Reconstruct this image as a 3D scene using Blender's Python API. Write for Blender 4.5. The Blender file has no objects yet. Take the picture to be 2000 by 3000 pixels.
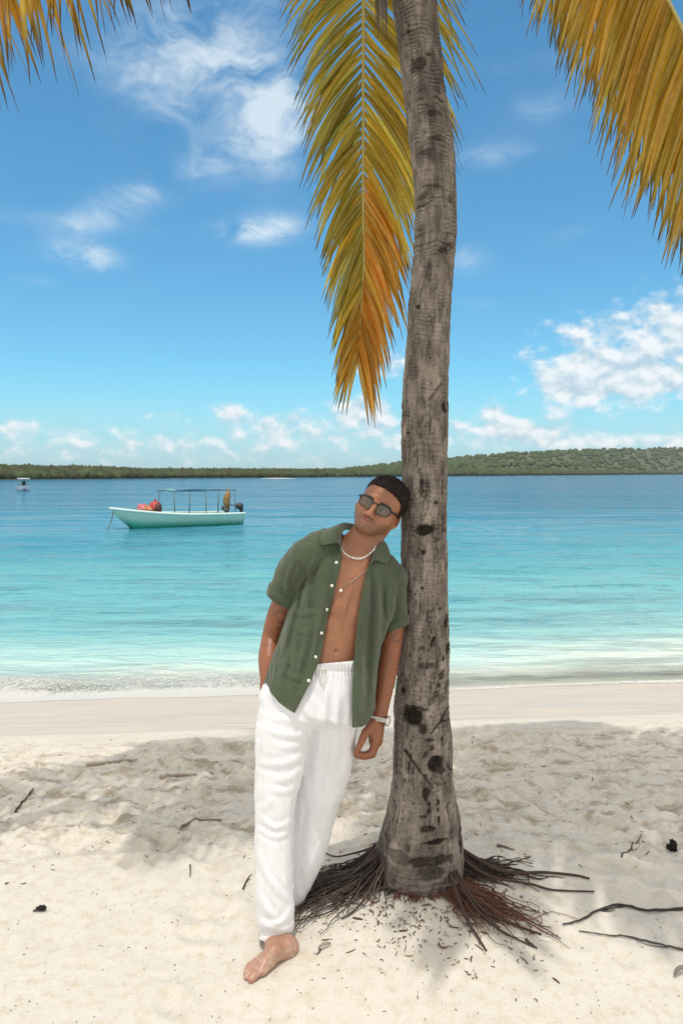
import bpy, bmesh, math, random
import numpy as np
from mathutils import Vector
sc = bpy.context.scene
COL = sc.collection
rng = np.random.default_rng(7)
random.seed(7)

# ------------------------------------------------------------------ camera geometry
F = 2167.0; H = 1.68; U0 = 1000.0; V0 = 1386.0
WATER = -0.70
def P(u, v, d):
    return np.array([(u-U0)/F*d, d, H-(v-V0)/F*d])

cam_d = bpy.data.cameras.new('camera'); cam = bpy.data.objects.new('camera', cam_d); COL.objects.link(cam)
cam.location = (0, 0, H); cam.rotation_euler = (math.pi/2, 0, 0)
cam_d.sensor_fit = 'VERTICAL'; cam_d.sensor_height = 36.0; cam_d.lens = 36.0*F/3000
cam_d.shift_y = -(1500-V0)/3000.0
cam_d.clip_start = 0.05; cam_d.clip_end = 12000
sc.camera = cam

# ------------------------------------------------------------------ noise
def _hash(ix, iy, iz):
    h = (ix.astype(np.int64)*374761393 + iy.astype(np.int64)*668265263 + iz.astype(np.int64)*2147483647) & 0xffffffff
    h = ((h ^ (h >> 13))*1274126177) & 0xffffffff
    h = ((h ^ (h >> 15))*2246822519) & 0xffffffff
    return ((h ^ (h >> 16)) & 0xffff)/32767.5-1.0
def vnoise(p):
    p = np.asarray(p, dtype=np.float64)
    i = np.floor(p).astype(np.int64); f = p-i
    f = f*f*f*(f*(f*6-15)+10)
    x, y, z = i[..., 0], i[..., 1], i[..., 2]
    fx, fy, fz = f[..., 0], f[..., 1], f[..., 2]
    def L(a, b, t): return a+(b-a)*t
    c = [[[_hash(x+a, y+b, z+g) for g in (0, 1)] for b in (0, 1)] for a in (0, 1)]
    return L(L(L(c[0][0][0], c[1][0][0], fx), L(c[0][1][0], c[1][1][0], fx), fy),
             L(L(c[0][0][1], c[1][0][1], fx), L(c[0][1][1], c[1][1][1], fx), fy), fz)
def fbm(p, oct=4, gain=.5, lac=2.03):
    p = np.asarray(p, dtype=np.float64); s = 0; a = 1.0
    for k in range(oct):
        s = s+a*vnoise(p+k*17.3); p = p*lac; a *= gain
    return s
def sstep(a, b, x):
    t = np.clip((x-a)/(b-a), 0, 1); return t*t*(3-2*t)

# ------------------------------------------------------------------ object helpers
def tag(o, label=None, cat=None, group=None, kind=None):
    if label: o['label'] = label
    if cat: o['category'] = cat
    if group: o['group'] = group
    if kind: o['kind'] = kind
    return o
def empty(name, loc, label, cat, group=None):
    o = bpy.data.objects.new(name, None); COL.objects.link(o); o.location = loc
    o.empty_display_size = .1
    return tag(o, label, cat, group)
def mesh_obj(name, V, Fc, mat=None, parent=None, colors=None, smooth=True, mats=None, fmat=None, attrs=None):
    """links ONE mesh object; vertices are in world space"""
    V = np.asarray(V, dtype=np.float64)
    if parent is not None:
        V = V-np.array(parent_world(parent))
    me = bpy.data.meshes.new(name)
    if isinstance(Fc, np.ndarray) and Fc.ndim == 2:
        n, k = Fc.shape
        me.vertices.add(len(V)); me.vertices.foreach_set('co', V.astype(np.float32).ravel())
        me.loops.add(n*k); me.loops.foreach_set('vertex_index', Fc.astype(np.int32).ravel())
        me.polygons.add(n); me.polygons.foreach_set('loop_start', np.arange(0, n*k, k, dtype=np.int32))
        me.polygons.foreach_set('loop_total', np.full(n, k, dtype=np.int32))
        me.update(calc_edges=True); me.validate()
    else:
        me.from_pydata([tuple(v) for v in V], [], [tuple(int(i) for i in f) for f in Fc])
        me.update()
    if colors is not None:
        c = np.ones((len(V), 4), dtype=np.float32); c[:, :3] = np.asarray(colors)[:, :3]
        a = me.color_attributes.new('tint', 'FLOAT_COLOR', 'POINT'); a.data.foreach_set('color', c.ravel())
    for k, arr in (attrs or {}).items():
        a = me.attributes.new(k, 'FLOAT', 'POINT'); a.data.foreach_set('value', np.asarray(arr, dtype=np.float32))
    if mat: me.materials.append(mat)
    for m in mats or []: me.materials.append(m)
    if fmat is not None: me.polygons.foreach_set('material_index', np.asarray(fmat, dtype=np.int32))
    if smooth: me.polygons.foreach_set('use_smooth', np.ones(len(me.polygons), dtype=bool))
    o = bpy.data.objects.new(name, me); COL.objects.link(o)
    if parent is not None: o.parent = parent
    return o
def parent_world(p):
    v = Vector(p.location)
    while p.parent is not None:
        p = p.parent; v = v+Vector(p.location)
    return v

class MB:
    """collects quads/tris of one mesh"""
    def __init__(s): s.v = []; s.f = []; s.c = []; s.n = 0
    def add(s, V, Fc, col=None):
        V = np.asarray(V, dtype=np.float64)
        s.v.append(V); s.f += [tuple(int(i)+s.n for i in f) for f in Fc]; s.n += len(V)
        if col is None: col = (1, 1, 1)
        col = np.asarray(col, dtype=np.float64)
        s.c.append(np.tile(col, (len(V), 1)) if col.ndim == 1 else col)
    def tube(s, pts, rad, n=8, col=None, caps=True, squash=None):
        V, Fc = tube(pts, rad, n, caps); s.add(V, Fc, col)
    def box(s, c, size, R=None, col=None):
        x, y, z = np.array(size)/2.0
        V = np.array([[i*x, j*y, k*z] for i in (-1, 1) for j in (-1, 1) for k in (-1, 1)])
        if R is not None: V = V@np.asarray(R).T
        s.add(V+np.asarray(c), [(0, 1, 3, 2), (4, 6, 7, 5), (0, 4, 5, 1), (2, 3, 7, 6), (0, 2, 6, 4), (1, 5, 7, 3)], col)
    def ball(s, c, r, nu=12, nv=8, col=None, R=None, noise=0):
        V = []; Fc = []
        for j in range(nv+1):
            t = math.pi*j/nv
            for i in range(nu):
                a = 2*math.pi*i/nu
                V.append([math.sin(t)*math.cos(a), math.sin(t)*math.sin(a), math.cos(t)])
        V = np.array(V)
        if noise: V = V*(1+noise*fbm(V*2.3+np.asarray(c)*9, 3)[:, None])
        V = V*np.asarray(r)
        if R is not None: V = V@np.asarray(R).T
        for j in range(nv):
            for i in range(nu):
                Fc.append((j*nu+i, (j+1)*nu+i, (j+1)*nu+(i+1) % nu, j*nu+(i+1) % nu))
        s.add(V+np.asarray(c), Fc, col)
    def build(s, name, mat, parent=None, smooth=True, colors=True):
        return mesh_obj(name, np.vstack(s.v), s.f, mat, parent, np.vstack(s.c) if colors else None, smooth)

def frames(pts):
    pts = np.asarray(pts, dtype=np.float64)
    t = np.gradient(pts, axis=0); t /= np.linalg.norm(t, axis=1)[:, None]+1e-12
    ref = np.array([0, 0, 1.]) if abs(t[0][2]) < .9 else np.array([1., 0, 0])
    a = np.cross(t[0], ref); a /= np.linalg.norm(a); A = [a]
    for k in range(1, len(pts)):
        a = A[-1]-t[k]*np.dot(A[-1], t[k]); a /= np.linalg.norm(a); A.append(a)
    A = np.array(A); B = np.cross(t, A)
    return t, A, B
def tube(pts, rad, n=8, caps=True):
    pts = np.asarray(pts, dtype=np.float64); m = len(pts)
    rad = np.broadcast_to(np.asarray(rad, dtype=np.float64), (m,))
    t, A, B = frames(pts)
    ang = np.arange(n)*2*math.pi/n
    V = (pts[:, None]+rad[:, None, None]*(np.cos(ang)[None, :, None]*A[:, None]+np.sin(ang)[None, :, None]*B[:, None])).reshape(-1, 3)
    Fc = [(k*n+i, k*n+(i+1) % n, (k+1)*n+(i+1) % n, (k+1)*n+i) for k in range(m-1) for i in range(n)]
    if caps:
        Fc.append(tuple(range(n-1, -1, -1))); Fc.append(tuple((m-1)*n+i for i in range(n)))
    return V, Fc
def spline(ctrl, n):
    """Catmull-Rom through control rows (any number of columns)"""
    c = np.asarray(ctrl, dtype=np.float64)
    c = np.vstack([2*c[0]-c[1], c, 2*c[-1]-c[-2]])
    m = len(c)-3; out = []
    for s in np.linspace(0, m-1e-9, n):
        k = int(s); t = s-k
        p0, p1, p2, p3 = c[k:k+4]
        out.append(.5*(2*p1+(p2-p0)*t+(2*p0-5*p1+4*p2-p3)*t*t+(3*p1-p0-3*p2+p3)*t**3))
    return np.array(out)

# ------------------------------------------------------------------ materials
class NT:
    """node-tree shorthand"""
    def __init__(s, tree): s.t = tree; s.n = tree.nodes; s.l = tree.links
    def node(s, typ, **kw):
        nd = s.n.new(typ)
        for k, v in kw.items(): setattr(nd, k, v)
        return nd
    def put(s, sock, v):
        if isinstance(v, bpy.types.NodeSocket): s.l.new(v, sock)
        elif v is not None:
            if sock.type == 'RGBA' and len(v) == 3: v = (*v, 1)
            sock.default_value = v
    def m(s, op, a, b=None, c=None, clamp=False):
        nd = s.node('ShaderNodeMath', operation=op, use_clamp=clamp)
        for i, v in enumerate((a, b, c)):
            if v is not None: s.put(nd.inputs[i], v)
        return nd.outputs[0]
    def noise(s, vec=None, scale=5., detail=4., rough=.5, dist=0., w=None):
        nd = s.node('ShaderNodeTexNoise')
        if vec is not None: s.put(nd.inputs['Vector'], vec)
        nd.inputs['Scale'].default_value = scale; nd.inputs['Detail'].default_value = detail
        nd.inputs['Roughness'].default_value = rough; nd.inputs['Distortion'].default_value = dist
        return nd.outputs[0]
    def voro(s, vec=None, scale=5., feature='F1'):
        nd = s.node('ShaderNodeTexVoronoi', feature=feature)
        if vec is not None: s.put(nd.inputs['Vector'], vec)
        nd.inputs['Scale'].default_value = scale
        return nd.outputs['Distance']
    def mapping(s, vec, scale=(1, 1, 1), loc=(0, 0, 0), rot=(0, 0, 0)):
        nd = s.node('ShaderNodeMapping'); s.put(nd.inputs[0], vec)
        nd.inputs['Location'].default_value = loc; nd.inputs['Rotation'].default_value = rot; nd.inputs['Scale'].default_value = scale
        return nd.outputs[0]
    def ramp(s, fac, stops, interp='LINEAR'):
        nd = s.node('ShaderNodeValToRGB'); s.put(nd.inputs[0], fac); cr = nd.color_ramp; cr.interpolation = interp
        while len(cr.elements) < len(stops): cr.elements.new(.5)
        for e, (p, c) in zip(cr.elements, stops):
            e.position = p; e.color = (c, c, c, 1) if not hasattr(c, '__len__') else (*c, 1)[:4]
        return nd.outputs[0]
    def smooth(s, x, a, b, lo=0., hi=1.):
        nd = s.node('ShaderNodeMapRange', interpolation_type='SMOOTHSTEP')
        for i, v in enumerate((x, a, b, lo, hi)): s.put(nd.inputs[i], v)
        return nd.outputs[0]
    def mix(s, fac, a, b, blend='MIX'):
        nd = s.node('ShaderNodeMix', data_type='RGBA', blend_type=blend)
        s.put(nd.inputs[0], fac); s.put(nd.inputs[6], a); s.put(nd.inputs[7], b)
        return nd.outputs[2]
    def bump(s, h, strength=.3, dist=.01, normal=None):
        nd = s.node('ShaderNodeBump'); s.put(nd.inputs['Height'], h)
        s.put(nd.inputs['Strength'], strength); nd.inputs['Distance'].default_value = dist
        if normal is not None: s.put(nd.inputs['Normal'], normal)
        return nd.outputs[0]
    def attr(s, name):
        return s.node('ShaderNodeAttribute', attribute_name=name).outputs
    def combine(s, x, y, z):
        nd = s.node('ShaderNodeCombineXYZ'); s.put(nd.inputs[0], x); s.put(nd.inputs[1], y); s.put(nd.inputs[2], z); return nd.outputs[0]
def material(name):
    mt = bpy.data.materials.new(name); mt.use_nodes = True
    t = NT(mt.node_tree); b = mt.node_tree.nodes['Principled BSDF']
    return mt, t, b
def simple(name, col, rough=.6, metal=0., spec=.5, var=.12, scale=60., bump=.0, bdist=.002, tint=False):
    """principled with a little colour variation and grain"""
    mt, t, b = material(name)
    tc = t.node('ShaderNodeTexCoord').outputs['Object']
    n = t.noise(tc, scale, 5, .6)
    f = t.m('MULTIPLY_ADD', n, 2*var, 1-var)
    base = t.mix(1.0, col, t.attr('tint')[0], 'MULTIPLY') if tint else None
    if base is None:
        rgb = t.node('ShaderNodeRGB'); rgb.outputs[0].default_value = (*col, 1); base = rgb.outputs[0]
    vm = t.node('ShaderNodeVectorMath', operation='SCALE'); t.put(vm.inputs[0], base); t.put(vm.inputs['Scale'], f)
    t.put(b.inputs['Base Color'], vm.outputs[0])
    b.inputs['Roughness'].default_value = rough; b.inputs['Metallic'].default_value = metal
    b.inputs['Specular IOR Level'].default_value = spec
    if bump: t.put(b.inputs['Normal'], t.bump(n, bump, bdist))
    return mt

# ------------------------------------------------------------------ light and sky
SUN_EL, SUN_AZ = 76.0, 192.0
def sun_dir():
    e, a = math.radians(SUN_EL), math.radians(SUN_AZ)
    return Vector((math.sin(a)*math.cos(e), math.cos(a)*math.cos(e), math.sin(e)))
sl = bpy.data.lights.new('sun', 'SUN'); sun = bpy.data.objects.new('sun', sl); COL.objects.link(sun)
sl.energy = 2.0; sl.angle = math.radians(.53); sl.color = (1.0, .95, .87)
sun.rotation_euler = sun_dir().to_track_quat('Z', 'Y').to_euler(); sun.location = sun_dir()*30

w = bpy.data.worlds.new('World'); sc.world = w; w.use_nodes = True
T = NT(w.node_tree); bg = w.node_tree.nodes['Background']
sky = T.node('ShaderNodeTexSky', sky_type='NISHITA', sun_disc=False)
sky.sun_elevation = math.radians(SUN_EL); sky.sun_rotation = math.radians(SUN_AZ)
sky.air_density = 1.0; sky.dust_density = .6; sky.ozone_density = 1.6; sky.altitude = 0
SKY_S = .13
gen = T.node('ShaderNodeTexCoord').outputs['Generated']
sep = T.node('ShaderNodeSeparateXYZ'); T.put(sep.inputs[0], gen)
sx, sy, sz = sep.outputs
az = T.m('ARCTAN2', sx, sy)
el = T.m('ARCSINE', sz)
def ae(u, v):
    a = math.atan((u-U0)/F); return a, math.atan((V0-v)/F*math.cos(a))
def blob(u, v, ru, rv, s, rot=0.):
    a, e = ae(u, v); ru /= F; rv /= F
    dx = T.m('SUBTRACT', az, a); dy = T.m('SUBTRACT', el, e)
    if rot:
        c, sn = math.cos(math.radians(rot)), math.sin(math.radians(rot))
        dx, dy = T.m('ADD', T.m('MULTIPLY', dx, c), T.m('MULTIPLY', dy, sn)), T.m('SUBTRACT', T.m('MULTIPLY', dy, c), T.m('MULTIPLY', dx, sn))
    q = T.m('ADD', T.m('POWER', T.m('ABSOLUTE', T.m('DIVIDE', dx, ru)), 2), T.m('POWER', T.m('ABSOLUTE', T.m('DIVIDE', dy, rv)), 2))
    return T.m('MULTIPLY', T.m('EXPONENT', T.m('MULTIPLY', q, -1)), s)
def total(bl):
    t = bl[0]
    for b_ in bl[1:]: t = T.m('ADD', t, b_)
    return t
ae_vec = T.combine(az, el, 0)
# cirrus and small fair-weather wisps
wv = T.node('ShaderNodeVectorMath', operation='ADD'); T.put(wv.inputs[0], ae_vec)
wd_ = T.node('ShaderNodeTexNoise'); T.put(wd_.inputs['Vector'], ae_vec); wd_.inputs['Scale'].default_value = 9; wd_.inputs['Detail'].default_value = 3
wsc = T.node('ShaderNodeVectorMath', operation='SCALE'); T.put(wsc.inputs[0], wd_.outputs[1]); wsc.inputs['Scale'].default_value = .09; T.put(wv.inputs[1], wsc.outputs[0])
wn = T.noise(T.mapping(wv.outputs[0], (8, 17, 1), rot=(0, 0, -.42)), 1, 9, .60, .5)
wn2 = T.noise(T.mapping(wv.outputs[0], (40, 70, 1), rot=(0, 0, -.3)), 1, 8, .65, .4)
wn = T.m('ADD', T.m('MULTIPLY', wn, .82), T.m('MULTIPLY', wn2, .18))
cir = total([blob(590, 190, 280, 150, .84, -25), blob(800, 320, 110, 200, .82), blob(690, 30, 120, 130, .55), blob(420, 170, 240, 80, .45), blob(640, 470, 260, 60, .6, 24),
             blob(330, 610, 190, 50, .62, 25), blob(245, 755, 85, 40, 1.7), blob(210, 650, 230, 26, .45), blob(150, 825, 100, 16, .45),
             blob(755, 672, 115, 36, 1.9, 3), blob(430, 370, 110, 90, .42), blob(1460, 450, 180, 36, .55), blob(1610, 300, 190, 60, .4, 15), blob(1370, 760, 70, 40, .85),
             blob(1650, 690, 90, 24, .4, 10), blob(1570, 180, 200, 30, .3), blob(1380, 890, 150, 20, .3), blob(400, 840, 60, 20, .2)])
cirm = T.m('MULTIPLY', T.smooth(T.m('MULTIPLY', cir, T.m('MULTIPLY_ADD', wn, 3.5, -1.18)), .0, 1.35, 0, 1), .78)
# cumulus
cvec = T.mapping(ae_vec, (30, 42, 1))
cn = T.noise(cvec, 1, 7, .55, .15)
cn2 = T.noise(T.mapping(ae_vec, (30, 42, 1), loc=(.12, .42, 0)), 1, 6, .58, .25)
low = T.m('MULTIPLY', T.smooth(el, .095, .055), T.smooth(el, .0, .02, .4, 1))
cum = total([blob(1870, 1075, 240, 75, .62), blob(1985, 930, 150, 75, .66), blob(1680, 1105, 95, 75, .66), blob(1690, 965, 120, 36, .34), blob(1930, 1130, 260, 50, .42),
             blob(1440, 1205, 62, 32, .62), blob(1400, 1255, 150, 22, .22), blob(1040, 1195, 75, 45, .55), blob(1110, 1215, 110, 40, .42), blob(660, 1200, 62, 28, .42),
             blob(800, 1235, 120, 36, .38), blob(1130, 1065, 90, 42, .5), blob(1545, 1265, 80, 40, .42), blob(120, 1250, 140, 24, .3), blob(480, 1212, 90, 26, .2),
             blob(1000, 1285, 420, 36, .22), blob(300, 1310, 460, 30, .2), blob(1780, 1290, 300, 32, .24)])
cumd = T.m('ADD', T.m('MULTIPLY', cum, 1.0), T.m('MULTIPLY_ADD', cn, 1.5, -.92))
cumd = T.m('ADD', cumd, T.m('MULTIPLY', low, .17))
cumm = T.m('MULTIPLY', T.smooth(cumd, -.02, .50, 0, .93), T.smooth(T.m('ADD', cum, T.m('MULTIPLY', low, .2)), .03, .12))
relief = T.m('ADD', T.m('MULTIPLY', T.m('SUBTRACT', cn, cn2), 3.6), .52, clamp=True)
cumcol = T.mix(relief, (.50, .65, .75), (.90, .93, .95))
hazef = T.smooth(el, .14, .0, 0, .55)
skyc = T.mix(1.0, sky.outputs[0], (.54, 1.07, 1.19), 'MULTIPLY')
CLOUD = 1/SKY_S
skyc = T.mix(hazef, skyc, tuple(c*CLOUD for c in (.46, .66, .85)))
def lit(col):
    return T.mix(1.0, col, (CLOUD,)*3, 'MULTIPLY')
col1 = T.mix(cirm, skyc, tuple(c*CLOUD for c in (.78, .88, .93)))
col2 = T.mix(cumm, col1, lit(cumcol))
# unseen broken bright cloud, added overhead and behind the viewer as neutral fill light
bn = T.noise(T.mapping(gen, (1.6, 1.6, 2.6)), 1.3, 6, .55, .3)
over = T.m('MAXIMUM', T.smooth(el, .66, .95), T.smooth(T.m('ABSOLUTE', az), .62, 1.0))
fillm = T.m('MULTIPLY', over, T.smooth(bn, .36, .56, .12, .95))
col2 = T.mix(T.m('MULTIPLY', fillm, T.smooth(el, -.02, .05)), col2, tuple(c*CLOUD for c in (1.42, 1.29, 1.12)))
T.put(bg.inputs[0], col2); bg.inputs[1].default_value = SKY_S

sc.view_settings.view_transform = 'Standard'; sc.view_settings.look = 'None'
sc.view_settings.exposure = 0.08; sc.view_settings.gamma = 1.0
sc.cycles.use_denoising = True
try: sc.cycles.denoiser = 'OPENIMAGEDENOISE'
except Exception: pass
sc.cycles.max_bounces = 8; sc.cycles.diffuse_bounces = 4; sc.cycles.transparent_max_bounces = 12; sc.cycles.caustics_reflective = False; sc.cycles.caustics_refractive = False
# ------------------------------------------------------------------ sand and sea
TREE = P(1222, 2560, 2.95); TREE[2] = 0.0
WSLOPE = .035                       # the waterline runs slightly away to the right
def base_h(x, y):
    s = y-.10*x
    h = -.197*np.clip(s-4.55, 0, None)*sstep(4.4, 5.4, s)
    h = np.maximum(h, -6.0)
    r = np.hypot(x-TREE[0], (y-TREE[1]))
    h = h+.085*np.exp(-(r/.62)**2)
    h = h+.02*np.sin(x*.9+1.2)*sstep(1.5, 3.5, y)*sstep(5, 4, y)
    return h
_fp = []
_r = np.random.default_rng(21)
for k in range(260):                 # trampled band
    _fp.append((_r.uniform(-3.2, 3.2), _r.uniform(3.15, 4.75), _r.uniform(.035, .08), _r.uniform(.008, .026), _r.uniform(0, 6.28)))
for k in range(46):                  # fewer prints in the smoother foreground
    _fp.append((_r.uniform(-2.4, 2.4), _r.uniform(1.9, 3.1), _r.uniform(.05, .1), _r.uniform(.003, .010), _r.uniform(0, 6.28)))
for (u, v, s) in ((620, 2690, 1.2), (570, 2740, .9), (655, 2650, .8), (560, 2700, .8), (1690, 2790, .6), (1820, 2830, .6), (500, 2950, .8), (1780, 2560, 1.2), (1880, 2580, 1.0)):
    p = P(u, v, F*H/(v-V0)); _fp.append((p[0], p[1], .055*s, .018*s, _r.uniform(0, 6.28)))
def ground_h(x, y, detail=True):
    x = np.asarray(x, dtype=np.float64); y = np.asarray(y, dtype=np.float64)
    h = base_h(x, y)
    if not detail: return h
    s = y-.10*x
    rough = sstep(2.95, 3.4, y+.25*vnoise(np.stack([x*1.3, y*0+3, y*0], -1)))*sstep(4.85, 4.4, s+.2*vnoise(np.stack([x*1.7, y*0+8, y*0], -1)))
    dry = sstep(5.25, 4.95, s)
    q = np.stack([x, y, 0*x], -1)
    h = h+dry*(.009*fbm(q*2.2, 3)+.0022*fbm(q*14, 3))
    h = h+rough*(.012*fbm(q*np.array([5, 7, 1]), 3, .5)+.010*np.abs(fbm(q*np.array([20, 26, 1]), 4, .6)))
    add = np.zeros_like(h)
    for (fx, fy, r, a, th) in _fp:
        m = (np.abs(x-fx) < r*4) & (np.abs(y-fy) < r*4)
        if not m.any(): continue
        dx, dy = x[m]-fx, y[m]-fy
        c, sn = math.cos(th), math.sin(th)
        e = np.hypot((dx*c+dy*sn)/1.5, (-dx*sn+dy*c))/r
        add[m] += -a*np.exp(-e**2*1.4)+.55*a*np.exp(-((e-1.35)/.42)**2)
    h = h+add*np.maximum(dry, 0)
    berm = np.exp(-((s-5.30)/.10)**2)
    h = h+.012*berm
    return h
def ground_at(u, v, lift=0.0):
    d = F*H/(v-V0)
    for _ in range(30):
        x = (u-U0)/F*d
        d = .5*d+.5*F*(H-float(ground_h(np.array([x]), np.array([d]))[0]))/(v-V0)
    x = (u-U0)/F*d
    return np.array([x, d, float(ground_h(np.array([x]), np.array([d]))[0])+lift])
def geo(a, b, n): return np.geomspace(a, b, n)
xs = np.concatenate([-geo(3.0, 400, 30)[::-1], np.linspace(-2.98, 2.98, 440), geo(3.0, 400, 30)])
ys = np.concatenate([-geo(.2, 60, 16)[::-1], np.linspace(0, 1.5, 12)[:-1], np.linspace(1.5, 5.6, 420), np.linspace(5.65, 9.5, 70), geo(9.8, 120, 24)])
X, Y = np.meshgrid(xs, ys)
Z = ground_h(X.ravel(), Y.ravel())
nx, ny = len(xs), len(ys)
ii = np.arange(ny-1)[:, None]*nx+np.arange(nx-1)[None, :]
Fq = np.stack([ii, ii+1, ii+1+nx, ii+nx], -1).reshape(-1, 4)

mt, t, b = material('sand')
pos = t.node('ShaderNodeNewGeometry').outputs['Position']
sp = t.node('ShaderNodeSeparateXYZ'); t.put(sp.inputs[0], pos)
sgrad = t.m('ADD', t.m('MULTIPLY', sp.outputs[0], -.10), sp.outputs[1])
wob = t.m('ADD', t.m('MULTIPLY_ADD', t.noise(t.mapping(pos, (.7, .05, .05)), 1, 3, .5), .44, -.22), t.m('MULTIPLY_ADD', t.noise(t.mapping(pos, (5, 2, 1)), 1, 4, .6), .06, -.03))
s_w = t.m('ADD', sgrad, wob)
wet = t.smooth(s_w, 5.40, 5.48)
n1 = t.noise(pos, 3.0, 5, .6); n2 = t.noise(pos, 120, 4, .7); n3 = t.noise(pos, 22, 5, .65)
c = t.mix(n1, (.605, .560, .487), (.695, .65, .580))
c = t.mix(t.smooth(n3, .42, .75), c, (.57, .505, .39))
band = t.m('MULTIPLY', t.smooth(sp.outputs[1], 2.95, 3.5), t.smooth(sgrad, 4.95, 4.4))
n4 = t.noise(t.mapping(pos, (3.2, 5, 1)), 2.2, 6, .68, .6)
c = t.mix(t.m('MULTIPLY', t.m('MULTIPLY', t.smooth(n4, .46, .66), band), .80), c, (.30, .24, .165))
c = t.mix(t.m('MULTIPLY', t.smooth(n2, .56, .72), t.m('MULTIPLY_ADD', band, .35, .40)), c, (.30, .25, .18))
wc = t.mix(t.smooth(t.noise(t.mapping(pos, (.5, 7, 1)), 2, 5, .6), .38, .62), (.64, .54, .44), (.52, .475, .425))
c = t.mix(wet, c, wc)
t.put(b.inputs['Base Color'], c)
t.put(b.inputs['Roughness'], t.smooth(wet, 0, 1, .95, .55))
b.inputs['Specular IOR Level'].default_value = .25
hgt = t.m('ADD', t.m('MULTIPLY', n3, 1.0), t.m('MULTIPLY', n2, .35))
t.put(b.inputs['Normal'], t.bump(hgt, t.smooth(wet, 0, 1, .5, .05), .012))
SAND = mt
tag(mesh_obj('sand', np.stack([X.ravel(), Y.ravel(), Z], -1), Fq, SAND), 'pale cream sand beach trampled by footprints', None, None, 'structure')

# the sea: body colour follows the depth of the water over the white sea bed
mt, t, b = material('sea_water')
pos = t.node('ShaderNodeNewGeometry').outputs['Position']
sp = t.node('ShaderNodeSeparateXYZ'); t.put(sp.inputs[0], pos)
dist = t.m('ADD', t.m('MULTIPLY', sp.outputs[0], -.10), sp.outputs[1])
pn = t.noise(t.mapping(pos, (.055, .16, 1)), 1, 5, .6)
q = t.m('DIVIDE', 7.8, t.m('MULTIPLY', t.m('MAXIMUM', dist, 7.8), t.m('MULTIPLY_ADD', pn, .9, .55)))
q = t.m('MINIMUM', q, 1.0)
c = t.ramp(q, [(0.0, (.010, .110, .215)), (.05, (.012, .130, .250)), (.13, (.018, .175, .295)), (.26, (.055, .270, .375)), (.45, (.13, .40, .44)), (.66, (.22, .50, .505)), (.85, (.46, .66, .61)), (1.0, (.68, .73, .63))])
rp1 = t.noise(t.mapping(pos, (2.4, 6.0, 1), rot=(0, 0, .06)), 1, 5, .68, .5); rp2 = t.noise(t.mapping(pos, (.55, 1.9, 1), rot=(0, 0, -.04)), 1, 5, .7, .4); rp3 = t.noise(t.mapping(pos, (.13, .55, 1)), 1, 4, .65, .3)
rpl = t.m('ADD', t.m('ADD', t.m('MULTIPLY', rp1, .40), t.m('MULTIPLY', rp2, .45)), t.m('MULTIPLY', rp3, .35))
near_ = t.smooth(dist, 8.5, 15, .2, 1)
c = t.mix(t.m('MULTIPLY', t.smooth(rpl, .60, .74), t.m('MULTIPLY', near_, .62)), c, (.03, .135, .20))  # ripple faces: their dark and their sky reflection painted into the water colour
c = t.mix(t.m('MULTIPLY', t.smooth(rpl, .58, .44), t.m('MULTIPLY', near_, .28)), c, (.26, .50, .56))
t.put(b.inputs['Base Color'], c)
b.inputs['Roughness'].default_value = .12; b.inputs['IOR'].default_value = 1.333; b.inputs['Specular IOR Level'].default_value = .15
w1 = t.noise(t.mapping(pos, (.55, 1.7, 1)), 1, 3, .6, .4)
w2 = t.noise(t.mapping(pos, (2.2, 6.5, 1)), 1, 4, .6, .3)
w3 = t.noise(t.mapping(pos, (.10, .33, 1)), 1, 3, .55, .2)
w4 = t.noise(t.mapping(pos, (.018, .075, 1)), 1, 4, .55, .3)
hh = t.m('ADD', t.m('ADD', t.m('MULTIPLY', w1, .26), t.m('MULTIPLY', w2, .07)), t.m('ADD', t.m('MULTIPLY', w3, 1.3), t.m('MULTIPLY', w4, 4.0)))
t.put(b.inputs['Normal'], t.bump(hh, .9, 1.0))
# thin clear water at the very edge
tr = t.node('ShaderNodeBsdfTransparent'); tr.inputs[0].default_value = (.93, .99, .97, 1)
mx = t.node('ShaderNodeMixShader')
edge = t.m('ADD', dist, t.m('MULTIPLY_ADD', t.noise(t.mapping(pos, (.8, .8, 1)), 1, 4, .6), .9, -.45))
t.put(mx.inputs[0], t.smooth(edge, 7.7, 9.2, .04, 1.0))
t.l.new(tr.outputs[0], mx.inputs[1]); t.l.new(b.outputs[0], mx.inputs[2])
t.l.new(mx.outputs[0], mt.node_tree.nodes['Material Output'].inputs[0])
SEA = mt
def sea_z(x, y):
    q = np.stack([x, y, 0*x], -1)
    fade = sstep(60, 25, y)
    swell = np.exp(-((y-.10*x-8.9-.25*vnoise(np.stack([x*.5, 0*x, 0*x], -1)))/.45)**2)
    return WATER+fade*(.022*fbm(q*np.array([.55, 1.6, 1]), 3)+.006*fbm(q*np.array([3, 7, 1]), 3))+.05*swell*sstep(-.4, .5, vnoise(np.stack([x*.22+4, 0*x, 0*x], -1)))
xs = np.concatenate([-geo(9, 3000, 34)[::-1], np.linspace(-8.9, 8.9, 360), geo(9, 3000, 34)])
ys = np.concatenate([np.linspace(6.2, 14, 240), geo(14.06, 60, 200), geo(61, 4000, 60)])
X, Y = np.meshgrid(xs, ys); nx, ny = len(xs), len(ys)
ii = np.arange(ny-1)[:, None]*nx+np.arange(nx-1)[None, :]
Fq = np.stack([ii, ii+1, ii+1+nx, ii+nx], -1).reshape(-1, 4)
tag(mesh_obj('sea_water', np.stack([X.ravel(), Y.ravel(), sea_z(X.ravel(), Y.ravel())], -1), Fq, SEA), 'clear turquoise sea deepening to blue offshore', None, None, 'structure')

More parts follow.
